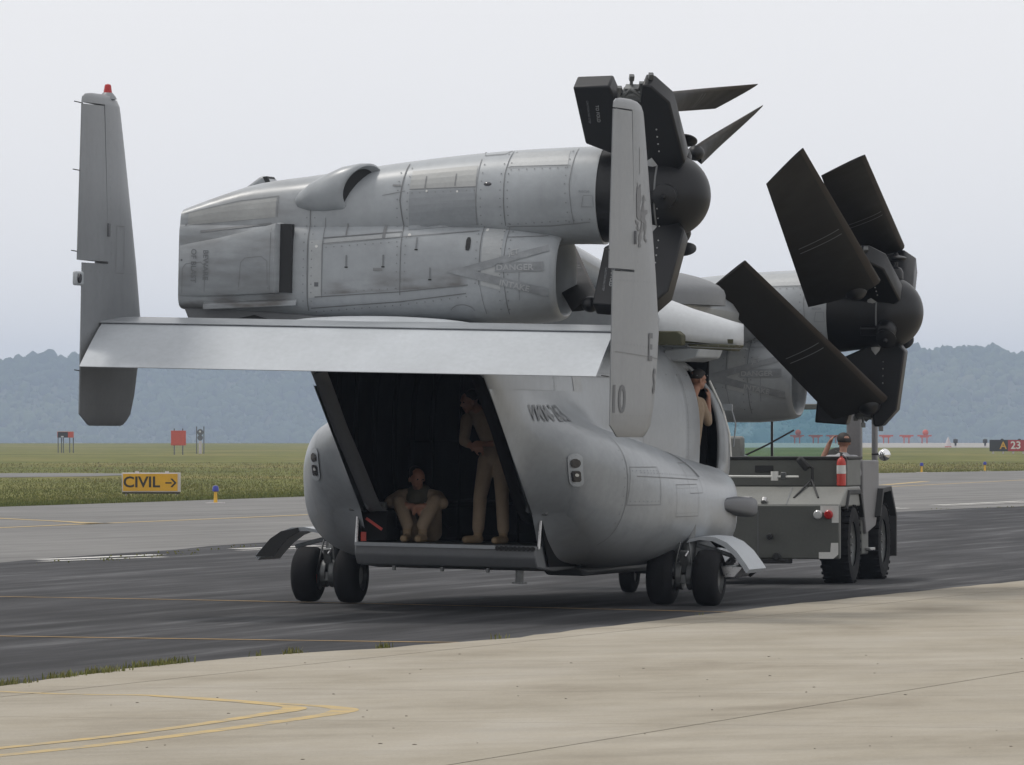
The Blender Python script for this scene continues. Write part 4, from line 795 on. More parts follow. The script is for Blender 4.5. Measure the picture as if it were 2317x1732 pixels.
# latches, bolts, vents
for a, c in ((-.65, -.73), (-.24, -.72), (.12, -.53), (.28, -.85)): poly_decal('latch', rect(a, c-.03, .018, .12), ny_, 'marking_grey', NA); poly_decal('latch_notch', rect(a, c-.10, .035, .014), lambda x, y: ny_(x, y, .006), 'bay_dark', NA)
for a, c, w, h in ((-.67, -.42, .016, .13), (-.25, -.44, .035, .14), (.17, .10, .014, .13), (.50, .13, .014, .13), (-.15, .06, .09, .02), (-.30, -.85, .10, .03)): poly_decal('latch', rect(a, c, w, h), ny_, 'seam_soft', NA)
poly_decal('vent_slot', [(.665+.0*k, z) for k, z in ((0, -.63),)]+[(.70, -.63), (.712, -.60), (.712, -.52), (.70, -.49), (.672, -.49), (.66, -.52), (.66, -.60)], ny_, 'bay_dark', NA)
poly_decal('drain_plate', rect(-.98, -1.02, .045, .045), ny_, 'marking_dark', NA)
for a, c, r_ in ((-.99, -.61, .016), (.03, -.475, .018), (.86, -.405, .016), (.19, .005, .012), (.53, .005, .012)): poly_decal('fastener', [(a+r_*math.cos(R(k*45)), c+r_*math.sin(R(k*45))) for k in range(8)], lambda x, y: ny_(x, y, .005), 'marking_white', NA)
for a, c in ((-2.47, -.40), (-2.48, -.60), (-2.5, -.78), (-2.63, -.50), (.84, -.76)): poly_decal('rivet', [(a+.012*math.cos(R(k*60)), c+.012*math.sin(R(k*60))) for k in range(6)], lambda x, y: pe(x, y, .005), 'marking_dark', NA)
b = MB(); b.ball((.86, -.50, .085), (.055, .035, .028)); b.build('navigation_lamp', 'lens_dark', NA, smooth=60)
seam([(.63+.14*math.cos(R(k)), -1.30+.09*math.sin(R(k))) for k in range(20, 161, 10)], ny_, NA, .008, 'seam_soft', 'hatch_seam')
# intake warning arrow and lettering
for nm, pts in (('warning_arrow', [(.45, -.865), (1.53, -.555), (1.55, -.62), (.80, -.855)]), ('warning_arrow', [(.45, -.865), (.80, -.855), (1.55, -1.02), (1.55, -1.11)]), ('warning_plate', [(.99, -.76), (1.50, -.735), (1.51, -.835), (.99, -.86)])):
    poly_decal(nm, pts, lambda x, y: ny_(x, y, .009), 'marking_faint', NA, 4)
def tmap(a, c, rot=0.0, fn=ny_, off_=.013):
    cs, sn = math.cos(rot), math.sin(rot); return lambda x, y: fn(a+x*cs-y*sn, c+x*sn+y*cs, off_)
decal('warning_lettering', text2d('DANGER', .085, .002, 1.15), tmap(1.20, -.805, .03), 'marking_pale', NA)
decal('warning_lettering', text2d('INTAKE', .085, .002, 1.1), tmap(1.20, -1.00, -.20), 'marking_pale', NA)
decal('warning_lettering', text2d('JET', .075, .002, 1.1), tmap(1.18, -.645, .26), 'marking_pale', NA)
decal('blast_lettering', text2d('BEWARE', .085, .001, 1.0), tmap(-2.22, -.83, -math.pi/2, pe), 'marking_grey', NA)
decal('blast_lettering', text2d('OF BLAST', .085, .001, 1.0), tmap(-2.36, -.84, -math.pi/2, pe), 'marking_grey', NA)
decal('stencil', text2d('RESCUE', .035, 0), tmap(1.93, .02), 'marking_grey', NA)

# --- rotor hubs, cuffs and folded blades
def hub(center, cuff_angles, name='rotor_hub'):
    b = MB(); b.lathe([(-.72, .40), (-.70, .515), (-.55, .505), (-.30, .47), (-.05, .455)]+[(.45*math.sin(R(a)), .452*math.cos(R(a))) for a in range(0, 91, 6)], (0, 0, 0), (1, 0, 0), 48); h = b.build(name, 'rotor_black', AC, smooth=40); h.location = center
    b = MB(); b.lathe([(-.07, .462), (-.06, .464), (-.05, .462)], (0, 0, 0), (1, 0, 0), 48, caps=False); b.build('hub_seam', 'seam', h)
    for k in range(14):
        a = R(200+k*14); 
        if k in (3, 4, 8): continue
        b = MB(); b.ball((-.03, .462*math.cos(a), .462*math.sin(a)), .009, 6, 4); b.build('hub_bolt', 'steel', h)
    for ca in cuff_angles:
        a = R(ca); rad = Vector((0, math.cos(a), math.sin(a))); tn = Vector((0, -math.sin(a), math.cos(a)))
        poly = [(-.82, .70), (-.88, 1.40), (-.48, 1.42), (-.42, 1.20), (-.16, 1.20), (-.12, 1.44), (-.02, 1.42), (.16, 1.22), (.25, .48), (.16, .38), (-.15, .40), (-.5, .56)]
        if ca < -100: poly = [(x*.74 if x < -.3 else x, y) for x, y in poly]
        b = MB(); b.prism(poly, tuple(-tn*.12), (1, 0, 0), tuple(rad), tuple(tn*.24)); c = b.build('blade_cuff', 'rotor_black', h, bevel=.02, seg=2)
        b = MB(); b.cyl(rad*.36+V(-.12, 0, 0), rad*.60+V(-.12, 0, 0), .15, .11, 16); b.build('cuff_spindle', 'marking_pale', h, smooth=40)
        fk = MB(); fk.cyl(rad*1.24+V(-.36, 0, 0), rad*1.24+V(-.16, 0, 0), .09, n=16); fk.box(tuple(rad*1.20+V(-.26, 0, 0)), (.16, .1, .3), (a-math.pi/2, 0, 0)); fk.tube([rad*1.22+V(-.40, 0, 0)+tn*.06, rad*1.36+V(-.26, 0, 0)+tn*.08, rad*1.22+V(-.10, 0, 0)+tn*.06], .022, 8); fk.build('fold_hinge', 'steel_dark', h, bevel=.01)
        for dx, r0_, r1_, tk in ((-.44, 1.0, 1.34, .05), (-.32, 1.05, 1.42, -.06), (-.20, 1.0, 1.38, .02), (-.10, 1.1, 1.46, -.03)):
            fk = MB(); fk.tube([rad*r0_+V(dx, 0, 0)+tn*tk, rad*((r0_+r1_)/2)+V(dx+.03, 0, 0)+tn*(tk+.05), rad*r1_+V(dx+.05, 0, 0)+tn*tk], [.018, .024, .016], 7); fk.box(tuple(rad*r1_+V(dx+.05, 0, 0)+tn*tk), (.05, .05, .06), (a-math.pi/2, 0, .4)); fk.build('fold_link', 'steel_dark', h)
        for sgn in (-1, 1):
            kx = .74 if ca < -100 else 1.0
            st = (lambda x, y, s_=sgn: tuple(V(-.64*kx, 0, 0)+rad*(1.08)+rad*(-x*s_)+V(1, 0, 0)*y*1.0+tn*(s_*.126)))
            decal('stencil', text2d('TO FOLD', .05, 0), st, 'marking_pale', c)
            st2 = (lambda x, y, s_=sgn: tuple(V(-.74*kx, 0, 0)+rad*(1.10)+rad*(-x*s_)+V(1, 0, 0)*y*1.0+tn*(s_*.126)))
            decal('stencil', text2d('CAUTION NO STEP', .032, 0), st2, 'marking_grey', c)
            b = MB(); b.box(tuple(rad*1.16+V(-.40, 0, 0)+tn*(sgn*.124)), (.07, .012, .16), (a-math.pi/2, 0, 0)); b.build('placard', 'marking_pale', c)
            for k in range(4): b = MB(); b.ball(tuple(rad*(.62+.09*k)+V(-.02, 0, 0)+tn*(sgn*.122)), .010, 6, 4); b.build('cuff_bolt', 'steel', c)
    for pa in [q+60 for q in cuff_angles]:
        a = R(pa); rad = Vector((0, math.cos(a), math.sin(a))); ref = Vector((1, 0, 0))
        b = MB(); b.lathe([(.40, .13), (.50, .13), (.56, .10), (.57, .05)], V(.06, 0, 0), tuple(rad), 18); b.box(tuple(V(-.05, 0, 0)+rad*.46), (.42, .12, .12), (a-math.pi/2, 0, 0)); pm = b.build('pendulum_mount', 'rotor_black', h, bevel=.02)
        b = MB(); b.lathe([(.57, .02), (.635, .02), (.645, .09), (.67, .128), (.685, .13), (.705, .09), (.715, .03), (.75, .010)], V(.10, 0, 0), tuple(rad), 28); b.build('pendulum_disc', 'rotor_black', pm, smooth=40)
        b = MB(); b.box(tuple(V(.05, 0, 0)+rad*.53), (.06, .15, .06), (a-math.pi/2, 0, 0)); b.build('pendulum_fitting', 'primer', pm, bevel=.01)
    return h
def blade(h, rA, rB, tA, tB, tr=.20, tt=.06, lead_B=True, lines=True):
    """root edge A-B, tip edge A-B in aircraft coordinates; B is the leading edge"""
    rA, rB, tA, tB = [Vector(p)-h.location for p in (rA, rB, tA, tB)]; secs = []; N_ = 14; fr = []
    for i in range(N_+1):
        s_ = i/N_; A = rA.lerp(tA, s_); B = rB.lerp(tB, s_); span = ((tA+tB)-(rA+rB)).normalized(); ch = A-B; up = span.cross(ch).normalized(); th = (tr*(1-s_)**1.5+tt) if i < N_ else tt*.7
        P = []; Q = []
        for k in range(11):
            q = (1-math.cos(math.pi*k/10))/2; hh = th/2*2.6*(.2969*math.sqrt(q)-.126*q-.3516*q*q+.2843*q**3-.1036*q**4)/.5+.003; p = B+ch*q; P.append(p+up*hh); Q.append(p-up*hh)
        secs.append([tuple(p) for p in P+Q[::-1]]); fr.append((B, ch, up, th))
    b = MB(); b.loft(secs, True, True, True); n_ = len(secs[0])
    for i in range(N_):
        for j in range(n_):
            if j in (0, 1, n_-1, n_-2, n_-3): b.m[i*n_+j] = 1
    bl = b.build('rotor_blade', ['blade_black', 'blade_edge'], h, smooth=40)
    if lines:
        for s_ in (.42, .455):
            B, ch, up, th = [x.lerp(y_, (s_*N_) % 1) if hasattr(x, 'lerp') else x+(y_-x)*((s_*N_) % 1) for x, y_ in zip(fr[int(s_*N_)], fr[int(s_*N_)+1])]
            span = ((tA+tB)-(rA+rB)).normalized()
            for sg in (-1, 1):
                L_ = []; R_ = []
                for k in range(1, 12):
                    q = .08+.84*k/12; hh = th/2*2.6*(.2969*math.sqrt(q)-.126*q-.3516*q*q+.2843*q**3-.1036*q**4)/.5+.009; p = B+ch*q+up*(hh*sg); L_.append(tuple(p+span*.008)); R_.append(tuple(p-span*.008))
                b = MB(); b.loft([L_, R_], False); b.build('blade_stripe', 'marking_grey', bl, recalc=False)
    if True:
        k_ = 1.0 if tr > .15 else .62; kb = MB(); kb.ball(tuple((rA*.35+rB*.65)), (.15*k_, .2*k_, .14*k_), 18, 12); kb.build('blade_root_knob', 'rotor_black', bl, smooth=60)
    return bl
HA = hub((2.74, -4.4, 4.57), (123, -117, 3)); HF = hub((2.73, 8.2, 3.53), (-90, 30, 150))
# second nacelle over the nose
NB = copy_tree(NA, AC); NB.location = (0, 8.2, 3.53)
blade(HA, (2.84, -5.0, 5.435), (2.75, -5.0, 5.646), (2.462, -.9, 5.66), (2.945, -.9, 5.94), .12, .05)
blade(HA, (2.78, -3.0, 4.958), (2.68, -3.0, 5.144), (2.07, 1.2, 5.324), (2.564, 1.2, 5.795), .12, .05)
blade(HA, (1.79, -4.8, 3.30), (2.10, -4.8, 3.42), (.21, -.7, 4.36), (.745, -.7, 4.26), .14, .05)
blade(HF, (2.104, 8.0, 2.183), (2.788, 8.0, 2.469), (1.387, 3.9, 3.71), (1.816, 3.9, 4.06))
blade(HF, (1.98, 6.9, 3.56), (2.88, 6.9, 3.909), (2.305, 2.7, 4.936), (2.74, 2.7, 5.365))
blade(HF, (2.06, 9.4, 4.10), (2.70, 9.4, 4.401), (2.455, 5.2, 5.128), (2.992, 5.2, 5.386))

# ------------------------------------------------------------------ tow tractor (local frame: x right, y forward, origin under the rear axle)
TT = empty('tow_tractor', (3.22, 89.8, 0), (0, 0, R(-12.7))); tag(TT, 'grey-green aircraft tow tractor with glass cab, parked ahead of the aircraft', 'tow tractor')
def tpart(name, m, fn, parent=TT, bevel=.02, smooth=None):
    b = MB(); fn(b); return b.build(name, m, parent, bevel=bevel, smooth=smooth)
plate = tpart('rear_bumper', 'tractor_green', lambda b: b.box((0, -.98, .68), (2.54, .12, .70)))
tpart('chassis', 'tractor_green', lambda b: (b.box((0, .9, .70), (1.5, 3.7, .62)), b.box((0, 2.6, .72), (1.7, 1.2, .5))))
tpart('rear_deck', 'tractor_light', lambda b: b.prism([(-.93, 1.03), (-.45, 1.26), (.55, 1.26), (.55, 1.0), (-.9, 1.0)], (-1.27, 0, 0), (0, 1, 0), (0, 0, 1), (2.54, 0, 0)))
tpart('upper_body', 'tractor_green', lambda b: b.box((.0, .35, 1.44), (2.44, 1.05, .36)))
tpart('body_rim', 'rubber_black', lambda b: b.box((.0, .35, 1.635), (2.48, 1.09, .035)), bevel=.008)
tpart('corner_mark', 'white_paint', lambda b: b.add([(1.02, -1.044, 1.02), (1.262, -1.044, 1.02), (1.262, -1.044, .80), (1.17, -1.044, .80), (1.17, -1.044, .93), (1.02, -1.044, .93)], [(0, 1, 2, 3, 4, 5)]), plate, 0)
tpart('corner_mark', 'white_paint', lambda b: b.add([(1.0, -1.044, .335), (1.19, -1.044, .335), (1.255, -1.044, .39), (1.255, -1.044, .54), (1.16, -1.044, .54), (1.15, -1.044, .42), (1.0, -1.044, .42)], [(0, 1, 2, 3, 4, 5, 6)]), plate, 0)
for x, mm in ((.99, 'lens_clear'), (1.13, 'lamp_red')):
    b = MB(); b.lathe([(0, .058), (.03, .058), (.045, .045), (.05, .0)], (x, -1.04, .905), (0, -1, 0), 20); b.build('rear_lamp', mm, plate, smooth=40)
tpart('tow_pintle', 'rubber_black', lambda b: (b.cyl((.36, -1.04, .62), (.36, -1.12, .62), .04), b.box((.35, -.98, .30), (.55, .2, .06)), b.cyl((.45, -1.04, .36), (.45, -1.1, .36), .05)), plate, .01)
tpart('deck_seam', 'seam', lambda b: (b.box((.55, -.70, 1.135), (.015, .5, .02), (.45, 0, 0)), b.box((.2, -1.043, .66), (.012, .006, .6))), TT, 0)
tpart('deck_handle', 'steel', lambda b: (b.cyl((-.1, -.8, 1.12), (.08, -.8, 1.12), .013), b.cyl((.25, -.85, 1.10), (.25, -.9, 1.06), .04)), TT, 0)
tpart('grab_rail', 'white_paint', lambda b: (b.cyl((-1.1, -.42, 1.40), (.62, -.42, 1.39), .014), b.cyl((.30, -.40, 1.34), (.30, -.40, 1.46), .05)), TT, 0)
tpart('rail_clamp', 'steel_dark', lambda b: b.box((.42, -.40, 1.40), (.07, .08, .10)), TT, .01)
tpart('rear_vent', 'rubber_black', lambda b: b.box((.12, -.18, 1.49), (.24, .02, .09)), TT, .005)
tpart('work_lamp_stand', 'rubber_black', lambda b: (b.tube([(.78, -.30, 1.28), (.78, -.28, 1.50), (.70, -.28, 1.56)], .018), b.tube([(.78, -.34, 1.35), (.62, -.75, 1.12)], .013), b.tube([(.78, -.34, 1.35), (.94, -.75, 1.12)], .013)), TT, 0)
tpart('work_lamp', 'rubber_black', lambda b: b.box((.66, -.30, 1.56), (.20, .07, .10), (0, .9, 0)), TT, .03)
# cab : pillars, roof bar, tinted glass, seat
for x, y, w in ((1.07, 1.25, .20), (1.18, 2.2, .07)):
    tpart('cab_pillar', 'tractor_grey', lambda b: b.box((x, y, 1.72), (w, .12, 1.2)))
tpart('cab_door', 'tractor_grey', lambda b: b.prism([(1.05, 1.60), (2.30, 1.60), (2.30, 1.0), (2.05, .72), (1.30, .62), (1.05, 1.1)], (1.12, 0, 0), (0, 1, 0), (0, 0, 1), (.10, 0, 0)))
tpart('roof_bar', 'tractor_green', lambda b: b.box((-.05, 1.50, 2.31), (2.4, .12, .075)), TT, .012)
tpart('cab_post', 'tractor_green', lambda b: b.box((-1.1, 1.5, 1.95), (.07, .08, .72)), TT, .01)
tpart('glass_divider', 'rubber_black', lambda b: b.box((-.09, 1.51, 1.95), (.03, .03, .66)), TT, 0)
for x0, x1 in ((-1.06, -.11), (-.07, .98)):
    tpart('windscreen_pane', 'tint_glass', lambda b: b.box(((x0+x1)/2, 1.52, 1.96), (x1-x0, .012, .64)), TT, 0)
tpart('wiper', 'rubber_black', lambda b: b.tube([(-.45, 1.46, 1.66), (-.15, 1.45, 1.80), (.22, 1.45, 2.0)], .012), TT, 0)
tpart('passenger_seat', 'tractor_light', lambda b: (b.box((-.62, .95, 1.75), (.52, .14, .34)), b.box((-.62, 1.15, 1.62), (.5, .4, .1))), TT, .04)
tpart('steering_column', 'rubber_black', lambda b: b.lathe([(-.01, .17), (0, .19), (.01, .17)], (.85, 1.22, 1.62), (0, -.8, .6), 20), TT, 0)
mr = tpart('mirror_arm', 'rubber_black', lambda b: b.tube([(1.2, 1.85, 1.68), (1.34, 1.84, 1.68)], .015), TT, 0)
b = MB(); b.ball((1.37, 1.84, 1.67), .082, 28, 18); b.build('round_mirror', 'chrome', mr, smooth=60)
for y, fnm in ((0, 'rear'), (2.6, 'front')):
    for s in (1, -1):
        x = s*1.10 if y == 0 else s*1.06
        w = tpart('wheel', 'steel_dark', lambda b: b.lathe([(-.12, .05), (-.11, .20), (-.15, .30), (.0, .28), (.15, .30), (.10, .20), (.12, .05)], (x, y, .50), (1, 0, 0), 28), TT, 0, 40)
        r_ = .515; ww = .40
        b = MB(); b.lathe([(-ww*.42, r_*.56), (-ww*.5, r_*.75), (-ww*.45, r_*.93), (-ww*.3, r_*.985), (0, r_), (ww*.3, r_*.985), (ww*.45, r_*.93), (ww*.5, r_*.75), (ww*.42, r_*.56)], (x, y, .51), (1, 0, 0), 40, caps=False)
        for k in range(28):
            a = 2*math.pi*k/28
            for q in (-1, 1): b.box((x+q*.12, y+(r_-.012)*math.cos(a+q*.06), .51+(r_-.012)*math.sin(a+q*.06)), (.14, .035, .024), (a-math.pi/2 if True else 0, 0, 0))
        b.build('tyre', 'tyre', w, smooth=45)
        for k in range(8):
            b = MB(); b.cyl((x+s*.10, y+.14*math.cos(k*.785), .5+.14*math.sin(k*.785)), (x+s*.14, y+.14*math.cos(k*.785), .5+.14*math.sin(k*.785)), .016, n=6); b.build('wheel_nut', 'steel', w)
for s in (1, -1):
    tpart('rear_fender', 'rubber_black', lambda b: b.loft([[(s*.90, y, z) for y, z in ((-.62, .98), (-.40, 1.22), (.45, 1.22), (.72, .85), (.66, .85), (.42, 1.16), (-.38, 1.16), (-.58, .95))], [(s*1.30, y, z) for y, z in ((-.62, .98), (-.40, 1.22), (.45, 1.22), (.72, .85), (.66, .85), (.42, 1.16), (-.38, 1.16), (-.58, .95))]], True, True, True), TT, .01)
    tpart('front_fender', 'rubber_black', lambda b: b.loft([[(s*.85, y, z) for y, z in ((1.95, .85), (2.2, 1.22), (2.85, 1.25), (3.30, .86), (3.28, .30), (3.22, .30), (3.22, .84), (2.82, 1.18), (2.24, 1.16), (2.0, .83))], [(s*1.30, y, z) for y, z in ((1.95, .85), (2.2, 1.22), (2.85, 1.25), (3.30, .86), (3.28, .30), (3.22, .30), (3.22, .84), (2.82, 1.18), (2.24, 1.16), (2.0, .83))]], True, True, True), TT, .01)
    tpart('cab_step', 'steel', lambda b: b.box((s*1.15, 1.6, .42), (.22, .35, .04)), TT, .008)
tpart('step_hanger', 'tractor_green', lambda b: b.box((1.12, 1.45, .60), (.12, .5, .5)))
# extinguisher on the tractor
EX = empty('fire_extinguisher', (TT.matrix_basis @ V(1.16, -.27, 1.27)), (0, 0, R(-12.7))); tag(EX, 'red fire extinguisher with white label standing on the tractor deck', 'fire extinguisher')
b = MB(); b.lathe([(0, .05), (.01, .06), (.30, .06), (.35, .045), (.37, .02), (.39, .02)], (0, 0, 0), (0, 0, 1), 24); b.build('cylinder', 'red_paint', EX, smooth=40)
b = MB(); b.lathe([(.16, .0615), (.27, .0615)], (0, 0, 0), (0, 0, 1), 24, caps=False); b.build('paper_label', 'marking_white', EX, smooth=40)
b = MB(); b.box((0, 0, .41), (.03, .03, .05)); b.box((-.03, 0, .44), (.11, .02, .015), (0, .3, 0)); b.tube([(.02, 0, .40), (.07, 0, .36), (.075, 0, .2)], .008); b.build('valve', 'steel_dark', EX)
# tow bar
TB = empty('tow_bar', (1.55, 84.6, .0)); tag(TB, 'steel tow bar linking the nose wheel to the tractor', 'tow bar')
a0 = AM @ V(.18, 6.1, .28); a1 = TT.matrix_basis @ V(.0, -1.05, .42)
b = MB(); b.cyl(a0-TB.location, a1-TB.location, .05, n=12); b.build('bar', 'steel_dark', TB)
b = MB(); b.box(tuple(a0-TB.location), (.4, .06, .06)); b.build('fork', 'steel_dark', TB)

# ------------------------------------------------------------------ people
def capsule(b, p0_, r0, p1_, r1, m=0, n=12):
    p0_, p1_ = Vector(p0_), Vector(p1_); d = p1_-p0_; L_ = d.length or 1e-4
    prof = [(-r0*math.cos(R(a)), r0*math.sin(R(a))) for a in (0, 30, 60, 90)]+[(L_+r1*math.sin(R(a)), r1*math.cos(R(a))) for a in (0, 30, 60, 90)]
    b.lathe(prof, p0_, d if d.length > 1e-4 else (0, 0, 1), n, m, caps=True)
def make_person(label, root_m, base, bones, mats_, hair=None, extra=None, voxel=.012):
    """bones: (p0, r0, p1, r1, material index) in the frame of root_m; fused into one skin"""
    base = Vector(base); b = MB()
    for p0_, r0, p1_, r1, mi in bones: capsule(b, Vector(p0_)-base, r0, Vector(p1_)-base, r1)
    tmp = b.build('tmp', mats_[0]); rm = tmp.modifiers.new('r', 'REMESH'); rm.mode = 'VOXEL'; rm.voxel_size = voxel
    s_ = tmp.modifiers.new('s', 'SMOOTH'); s_.iterations = 3; s_.factor = .5
    bpy.context.view_layer.update(); me = bpy.data.meshes.new_from_object(tmp.evaluated_get(bpy.context.evaluated_depsgraph_get())); bpy.data.objects.remove(tmp)
    me.materials.clear(); [me.materials.append(MATS[q]) for q in mats_]
    C = np.empty(len(me.polygons)*3); me.polygons.foreach_get('center', C); C = C.reshape(-1, 3); best = np.full(len(C), 9e9); idx = np.zeros(len(C), int)
    for p0_, r0, p1_, r1, mi in bones:
        a = np.array(Vector(p0_)-base); d = np.array(Vector(p1_)-Vector(p0_)); l2 = max(1e-8, d@d); t_ = np.clip(((C-a)@d)/l2, 0, 1); ds = np.linalg.norm(C-a-t_[:, None]*d, axis=1)-(r0+(r1-r0)*t_)
        k = ds < best; best[k] = ds[k]; idx[k] = mi
    me.polygons.foreach_set('material_index', idx.astype(np.int32)); me.shade_smooth(); me.update()
    w_ = root_m @ base; o = bpy.data.objects.new('person', me); COL.objects.link(o); o.location = w_; o.rotation_euler = root_m.to_euler(); tag(o, label, 'person')
    if hair:
        c, r_, up, back = [Vector(hair[0])-base, hair[1], Vector(hair[2]), Vector(hair[3])]; hb_ = MB()
        up.normalize(); back.normalize(); sd = up.cross(back); secs = []
        for j in range(9):
            th_ = math.pi*.56*j/8; ring = []
            for i in range(24):
                ph = 2*math.pi*i/24; k = back*math.cos(ph)+sd*math.sin(ph); lim = th_*(1-.48*max(0, -math.cos(ph))**.7) ; v_ = up*math.cos(lim)+k*math.sin(lim)
                ring.append(tuple(c+Vector((v_.dot(sd)*r_[0]))*0 if False else c+sd*(v_.dot(sd)*r_[0])+back*(v_.dot(back)*r_[1])+up*(v_.dot(up)*r_[2])))
            secs.append(ring)
        hb_.loft(secs, True, True, False); h = hb_.build('hair', 'hair', o, smooth=70); sl = h.modifiers.new('t', 'SOLIDIFY'); sl.thickness = .006; sl.offset = -1
    if extra:
        for nm, mm, fn in extra: b = MB(); fn(b, base); b.build(nm, mm, o, smooth=50)
    return o
def head_bones(c, face, up, s=1.0, skin=1):
    """head of about 0.23 m centred on c, looking along face"""
    c = Vector(c); f = Vector(face).normalized(); u = Vector(up); u = (u-f*u.dot(f)).normalized(); sd = f.cross(u)
    B = [(c+u*.035*s-f*.02*s, .088*s, c+u*.03*s+f*.012*s, .083*s, skin), (c-u*.045*s+f*.015*s, .068*s, c-u*.055*s+f*.035*s, .056*s, skin), (c-u*.085*s+f*.055*s, .03*s, c-u*.088*s+f*.06*s, .026*s, skin),
         (c+f*.088*s+u*.015*s, .011*s, c+f*.110*s-u*.022*s, .015*s, skin), (c+f*.088*s-u*.055*s-sd*.02*s, .009*s, c+f*.088*s-u*.055*s+sd*.02*s, .009*s, skin)]
    for q in (-1, 1): B += [(c+sd*.085*s*q-f*.01*s+u*.01*s, .016*s, c+sd*.088*s*q-f*.01*s-u*.03*s, .013*s, skin), (c+f*.080*s+sd*.032*s*q+u*.03*s, .014*s, c+f*.078*s+sd*.05*s*q+u*.028*s, .012*s, skin)]
    return B
def eyes(c, face, up):
    def fn(b, base):
        cc = Vector(c)-base; f = Vector(face).normalized(); u = Vector(up); u = (u-f*u.dot(f)).normalized(); sd = f.cross(u)
        for q in (-1, 1): b.ball(tuple(cc+f*.086+sd*.033*q+u*.012), .010, 8, 6)
    return ('eye', 'lens_dark', fn)
def hand_bones(wrist, palm_dir, side, curl, skin=1, s=1.0):
    """palm plus four bent fingers and a thumb"""
    w = Vector(wrist); d = Vector(palm_dir).normalized(); sd = Vector(side); sd = (sd-d*sd.dot(d)).normalized(); cl = Vector(curl).normalized()
    B = [(w, .026*s, w+d*.055*s, .026*s, skin)]; B += [(w+d*.02*s-sd*.02*s, .02*s, w+d*.075*s-sd*.026*s, .016*s, skin), (w+d*.02*s+sd*.02*s, .02*s, w+d*.075*s+sd*.026*s, .016*s, skin)]
    for k, L_ in zip((-.034, -.012, .011, .032), (.066, .078, .074, .056)):
        a = w+d*.08*s+sd*k*s; k1 = a+(d*.8+cl*.5).normalized()*L_*.5*s; k2 = k1+(d*.35+cl).normalized()*L_*.5*s; B += [(a, .0105*s, k1, .0100*s, skin), (k1, .0100*s, k2, .009*s, skin)]
    a = w+d*.025*s-sd*.032*s; k1 = a+(d*.6-sd*.6+cl*.3).normalized()*.04*s; B += [(a, .013*s, k1, .0115*s, skin), (k1, .0115*s, k1+(d+cl*.5).normalized()*.03*s, .0095*s, skin)]
    return B
SUIT, SK, BOOT, VEST = 0, 1, 2, 3
# 1: man sitting on the ramp, forearms on his raised knees
F_ = .735
B = [((-.50, -2.10, F_+.13), .15, (-.50, -2.17, F_+.30), .155, SUIT), ((-.50, -2.17, F_+.30), .16, (-.505, -2.33, F_+.48), .175, VEST), ((-.66, -2.36, F_+.50), .095, (-.35, -2.36, F_+.50), .095, SUIT),
     ((-.505, -2.38, F_+.55), .058, (-.505, -2.43, F_+.62), .055, SK)]
hc1 = Vector((-.500, -2.48, F_+.705)); fc1 = Vector((.62, -.75, -.22)); B += head_bones(hc1, fc1, (0, -.1, 1))
for hip, knee, ank, toe in (((-.60, -2.14, F_+.10), (-.665, -2.60, F_+.44), (-.545, -2.70, F_+.10), (-.525, -2.92, F_+.045)), ((-.40, -2.14, F_+.10), (-.265, -2.60, F_+.46), (-.365, -2.70, F_+.10), (-.36, -2.92, F_+.045))):
    B += [(hip, .110, knee, .082, SUIT), (knee, .082, Vector(ank)+V(0, 0, .10), .070, SUIT), (Vector(ank)+V(0, 0, .10), .052, Vector(ank), .050, BOOT), (Vector(ank)+V(0, .04, -.05), .048, toe, .042, BOOT)]
for sh, el, wr, hd in (((-.71, -2.36, F_+.50), (-.785, -2.54, F_+.44), (-.53, -2.66, F_+.405), (1, -.15, -.25)), ((-.30, -2.36, F_+.50), (-.19, -2.54, F_+.44), (-.37, -2.68, F_+.405), (-1, -.1, -.3))):
    mid = Vector(el).lerp(Vector(wr), .25); B += [(sh, .085, el, .072, SUIT), (el, .070, mid, .060, SUIT), (mid, .042, wr, .031, SK)]; B += hand_bones(wr, hd, (0, -.4, 1), (0, -.2, -1))
P1 = make_person('person in tan flight suit sitting on the open ramp with knees drawn up', AM, (-.5, -2.3, F_), B, ['flight_suit', 'skin', 'boots', 'vest'], hair=(hc1+V(0, 0, .030), (.096, .107, .104), (0, -.05, 1), -fc1),
     extra=[eyes(hc1, fc1, (0, 0, 1)), ('wrist_watch', 'steel', lambda b, base: b.lathe([(-.012, .034), (.012, .034)], Vector((-.345, -2.655, F_+.412))-base, (-1, -.3, -.3), 16)), ('chest_patch', 'orange_red', lambda b, base: b.ball(tuple(Vector((-.53, -2.455, F_+.44))-base), (.035, .01, .04), 10, 6))])
# 2: man standing in the ramp, stooped under the roof
B = [((.36, -2.38, 1.70), .14, (.35, -2.40, 1.88), .14, SUIT), ((.35, -2.40, 1.88), .14, (.29, -2.44, 2.09), .165, SUIT), ((.12, -2.44, 2.14), .088, (.44, -2.42, 2.14), .088, SUIT), ((.24, -2.47, 2.18), .055, (.16, -2.50, 2.25), .052, SK)]
hc2 = Vector((.10, -2.54, 2.31)); fc2 = Vector((-.75, -.6, -.25)); B += head_bones(hc2, fc2, (-.2, -.15, 1))
for hip, knee, ank, toe in (((.28, -2.40, 1.66), (.235, -2.50, 1.27), (.205, -2.45, F_+.10), (.10, -2.60, F_+.045)), ((.44, -2.40, 1.66), (.485, -2.50, 1.27), (.495, -2.46, F_+.10), (.455, -2.68, F_+.045))):
    B += [(hip, .105, knee, .078, SUIT), (knee, .078, Vector(ank)+V(0, 0, .07), .068, SUIT), (Vector(ank)+V(0, 0, .07), .052, Vector(ank), .050, BOOT), (Vector(ank)+V(.01, .03, -.05), .048, toe, .042, BOOT)]
